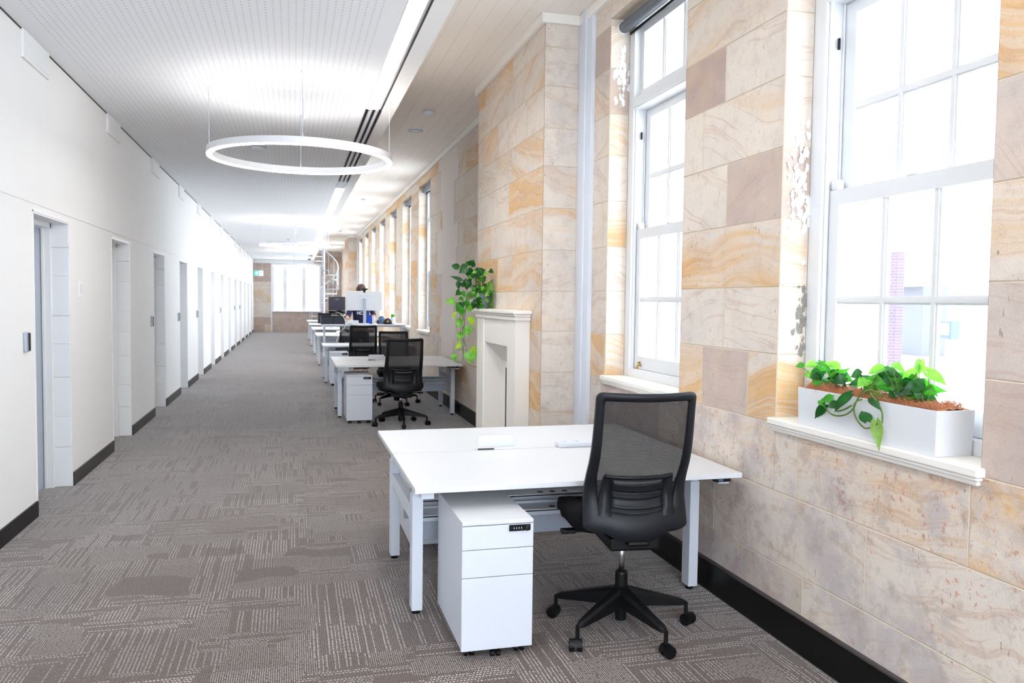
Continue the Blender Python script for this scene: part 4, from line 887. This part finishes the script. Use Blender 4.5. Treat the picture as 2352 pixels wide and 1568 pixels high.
cable('power_cable', [(1.72, 11.7, .36), (1.80, 11.5, .10), (1.90, 11.3, .012), (2.0, 11.0, .012), (2.14, 10.9, .06)], .005, gray_m, 'grey cable running from the second desk to the skirting')
t = thing('floor_socket', 'black plug adapter on the skirting beside the second desk', 'power socket', (2.15, 10.9, .03)); Box('socket_body', (-.02, .034, -.05, .05, 0, .12), black, t, .006)

# ================================================================= PERSON behind the raised desk
def skin(name, chains, m_, parent, lv=2):
    """chains: list of lists of (x,y,z,r) ; first point of later chains may be ('at', index)"""
    V, E, Rr = [], [], []
    for ch in chains:
        prev = None
        for p in ch:
            if p[0] == 'at': prev = p[1]; continue
            V.append(p[:3]); Rr.append(p[3] if isinstance(p[3], tuple) else (p[3], p[3])); i = len(V)-1
            if prev is not None: E.append((prev, i))
            prev = i
    me = bpy.data.meshes.new(name); me.from_pydata(V, E, []); me.materials.append(m_); o = bpy.data.objects.new(name, me); C.objects.link(o); o.parent = parent
    sm = o.modifiers.new('skin', 'SKIN'); sm.use_smooth_shade = True
    lay = me.skin_vertices[0] if len(me.skin_vertices) else None
    if lay is None:
        bpy.context.view_layer.objects.active = o; lay = me.skin_vertices[0]
    for i, v in enumerate(lay.data): v.radius = Rr[i]; v.use_root = (i == 0)
    q = o.modifiers.new('sub', 'SUBSURF'); q.levels = lv; q.render_levels = lv; return o
t = thing('person', 'person with short brown hair in a navy top standing behind the raised desk monitor', 'person', (1.36, 16.95, 0), PI)
# local: facing +y (towards the camera after rotation)
torso = [(0, 0, .96, (.15, .10)), (0, 0, 1.10, (.145, .10)), (0, .01, 1.28, (.165, .11)), (0, 0, 1.44, (.17, .10)), (0, 0, 1.54, (.07, .06)), (0, .01, 1.60, (.055, .055)), (0, .02, 1.67, (.07, .085)), (0, .02, 1.76, (.077, .095)), (0, .015, 1.84, (.05, .06))]
def arm(s, el, wr): return [('at', 3), (s*.19, 0, 1.47, .052), (*el, .043), (*wr, .032)]
elr, wrr = (.27, .10, 1.20), (.30, .28, 1.19)      # hand towards the laptop
ell, wrl = (-.26, .03, 1.22), (-.20, .26, 1.12)
legs = [[('at', 0), (.09, 0, .88, .085), (.10, .01, .48, .058), (.10, -.01, .10, .042), (.10, .10, .05, .04)], [('at', 0), (-.09, 0, .88, .085), (-.10, .01, .48, .058), (-.10, -.01, .10, .042), (-.10, .10, .05, .04)]]
def hand(base_i, w, d, s):
    out = []
    for k_ in range(4): out.append([('at', base_i), (w[0]+(k_-1.5)*.019, w[1]+.065, w[2]-.004, .011), (w[0]+(k_-1.5)*.021, w[1]+.10+(.008 if k_ in (1, 2) else 0), w[2]-.014, .009), (w[0]+(k_-1.5)*.021, w[1]+.125+(.01 if k_ in (1, 2) else 0), w[2]-.032, .008)])
    out.append([('at', base_i), (w[0]-s*.034, w[1]+.03, w[2]-.004, .012), (w[0]-s*.045, w[1]+.065, w[2]-.015, .010)]); return out
chains = [torso, arm(1, elr, wrr)]; i_r = len(torso)+2
chains += [arm(-1, ell, wrl)]; i_l = i_r+3
chains += legs+hand(i_r, wrr, 1, 1)+hand(i_l, wrl, 1, -1)
skin('body', chains, skin_m, t)
skin('shirt', [[(0, 0, .93, (.168, .12)), (0, 0, 1.10, (.166, .122)), (0, .01, 1.28, (.186, .13)), (0, 0, 1.44, (.19, .118)), (0, 0, 1.535, (.085, .075))], [('at', 3), (.19, 0, 1.47, .068), (*elr, .058), (.295, .24, 1.19, .045)], [('at', 3), (-.19, 0, 1.47, .068), (*ell, .058), (-.205, .23, 1.13, .045)]], navy, t)
skin('trousers', [[(0, 0, .97, (.158, .11)), (0, 0, .90, (.155, .11))], [('at', 1), (.09, 0, .82, .098), (.10, .01, .48, .075), (.10, -.01, .09, .062)], [('at', 1), (-.09, 0, .82, .098), (-.10, .01, .48, .075), (-.10, -.01, .09, .062)]], denim, t)
for s in (-1, 1): skin('shoe', [[(s*.10, -.05, .045, .045), (s*.10, .05, .045, .048), (s*.10, .17, .035, .035)]], black, t)
rows = []
for i in range(9):
    a = -.42+(PI/2+.42)*i/8; rows.append([(.098*math.cos(a)*math.cos(2*PI*j/24)*(1.04+.07*math.sin(j*2.3+i)), -.005+.112*math.cos(a)*math.sin(2*PI*j/24)*(1+.04*math.sin(j*3.1)), 1.765+.118*math.sin(a)) for j in range(24)])
MB().grid(rows, 0, True).build('hair', hair_m, t, smooth=True, subd=1)
q = MB(); q.tube([(0, .108, 1.74), (0, .130, 1.70), (0, .112, 1.69)], .012, 8); 
for s in (-1, 1): q.tube([(s*.078, .01, 1.70), (s*.084, .0, 1.74)], .016, 8)
q.build('nose_and_ears', skin_m, t, smooth=True)
q = MB()
for s in (-1, 1): q.lathe([(0, .008), (.010, .004), (.011, -.004)], s*.032, .105, 10, z0=1.735)
q.build('eye', black, t); Box('mouth', (-.022, .022, .098, .104, 1.655, 1.662), orange, t)
def glyphs(q, txt, x, y, z, h, w, gap, th):
    S = {'H': [(0, 0, 0, 1), (1, 0, 1, 1), (0, .5, 1, .5)], 'C': [(1, 1, 0, 1), (0, 1, 0, 0), (0, 0, 1, 0)], 'O': [(1, 1, 0, 1), (0, 1, 0, 0), (0, 0, 1, 0), (1, 0, 1, 1)]}
    for ch in txt:
        for a, b, c, d in S[ch]: q.box(x+min(a, c)*w-th, x+max(a, c)*w+th, y, y+.004, z+min(b, d)*h-th, z+max(b, d)*h+th)
        x += w+gap
q = MB(); glyphs(q, 'HCO', -.085, .0, 0, .05, .038, .022, .006); o = q.build('shirt_lettering', white, t); o.location = (.0, .1515, 1.255); o.rotation_euler = (0, 0, PI)
o.location = (.0, .158, 1.255)

# ================================================================= OUTSIDE
g = struct(Box('ground', (XR+.45, 60, -30, 70, -.25, -.05), ext_g), 'pale paving outside'); g['kind'] = 'structure'
struct(Box('verandah_soffit', (XR+.45, XR+3.4, -8, 9.9, 3.75, 3.85), soffit_m), 'white boarded verandah soffit outside')  # length cut short so open sky brightens the far windows
for i, y in enumerate((-3.0, 1.2, 5.28, 9.6)):
    t = thing('verandah_post', 'white verandah post outside, %s along the wall' % ords[i], 'post', (5.35, y, -.05), 0, 'verandah posts outside the windows'); q = MB(); q.box(-.10, .10, -.10, .10, 0, 3.8); q.box(-.13, .13, -.13, .13, 0, .25); q.box(-.13, .13, -.13, .13, 2.9, 3.0); q.build('shaft', ext_w, t, bevel=.01)
m = MB(); stone_face(m, 0, 4.16, -1, 5.35, 5.62, seed=70, tones='cpogc', dirt=lambda c, y: 0); stone_face(m, 1, 5.35, -1, 4.16, 4.38, seed=71, tones='cpogc', dirt=lambda c, y: 0); m.box(4.16+e, 4.38, 5.35+e, 5.62, -.05, 3.74, 1)
tag(m.build('stone_pier', [stone, sandplain]), 'pale sandstone pier outside the nearest window', 'pier')
t = thing('brick_chimney', 'reddish brick pier seen outside through the nearest window', 'brick pier', (12.2, 14.25, 0)); Box('shaft', (-.1, .1, -.1, .1, -.05, 2.68), brick, t, .01); Box('coping', (-.12, .12, -.12, .12, 2.68, 2.72), ext_g, t, .02)
t = thing('utility_box', 'blue utility box outside seen through the lower right window panes', 'utility box', (12.2, 12.79, 0)); q = MB(); q.box(-.12, .12, -.14, .14, .93, 1.30); q.build('housing', teal, t, bevel=.03); Box('front_panel', (-.13, -.12, -.11, .10, 1.02, 1.24), ext_w, t, .01); Box('pedestal_post', (-.05, .05, -.05, .05, -.05, .9), gray_m, t)
t = thing('garden_shed', 'blue grey shed outside behind the brick pier', 'shed', (20.0, 22.6, 0)); Box('shed_wall', (-.5, .5, -1.0, .8, -.05, 2.2), slate, t, .02); q = MB(); q.quad([(-1, -1.2, 2.2), (-1, 1.2, 2.2), (0, 1.2, 2.8), (0, -1.2, 2.8)]); q.quad([(1, -1.2, 2.2), (1, 1.2, 2.2), (0, 1.2, 2.8), (0, -1.2, 2.8)]); q.build('shed_roof', ext_w, t, solid=.05)
t = thing('white_building', 'white building with small-paned window outside the end window', 'building', (0, 56, 0)); MB().box(-9, 9, 0, 3, -.05, 8).build('wall', ext_w, t)
for i in range(2):
    for j in range(6): MB().box(-.95+i*.95, -.30+i*.95, -.04, .02, 2.2+j*.75, 2.7+j*.75).build('pane', slate, t)
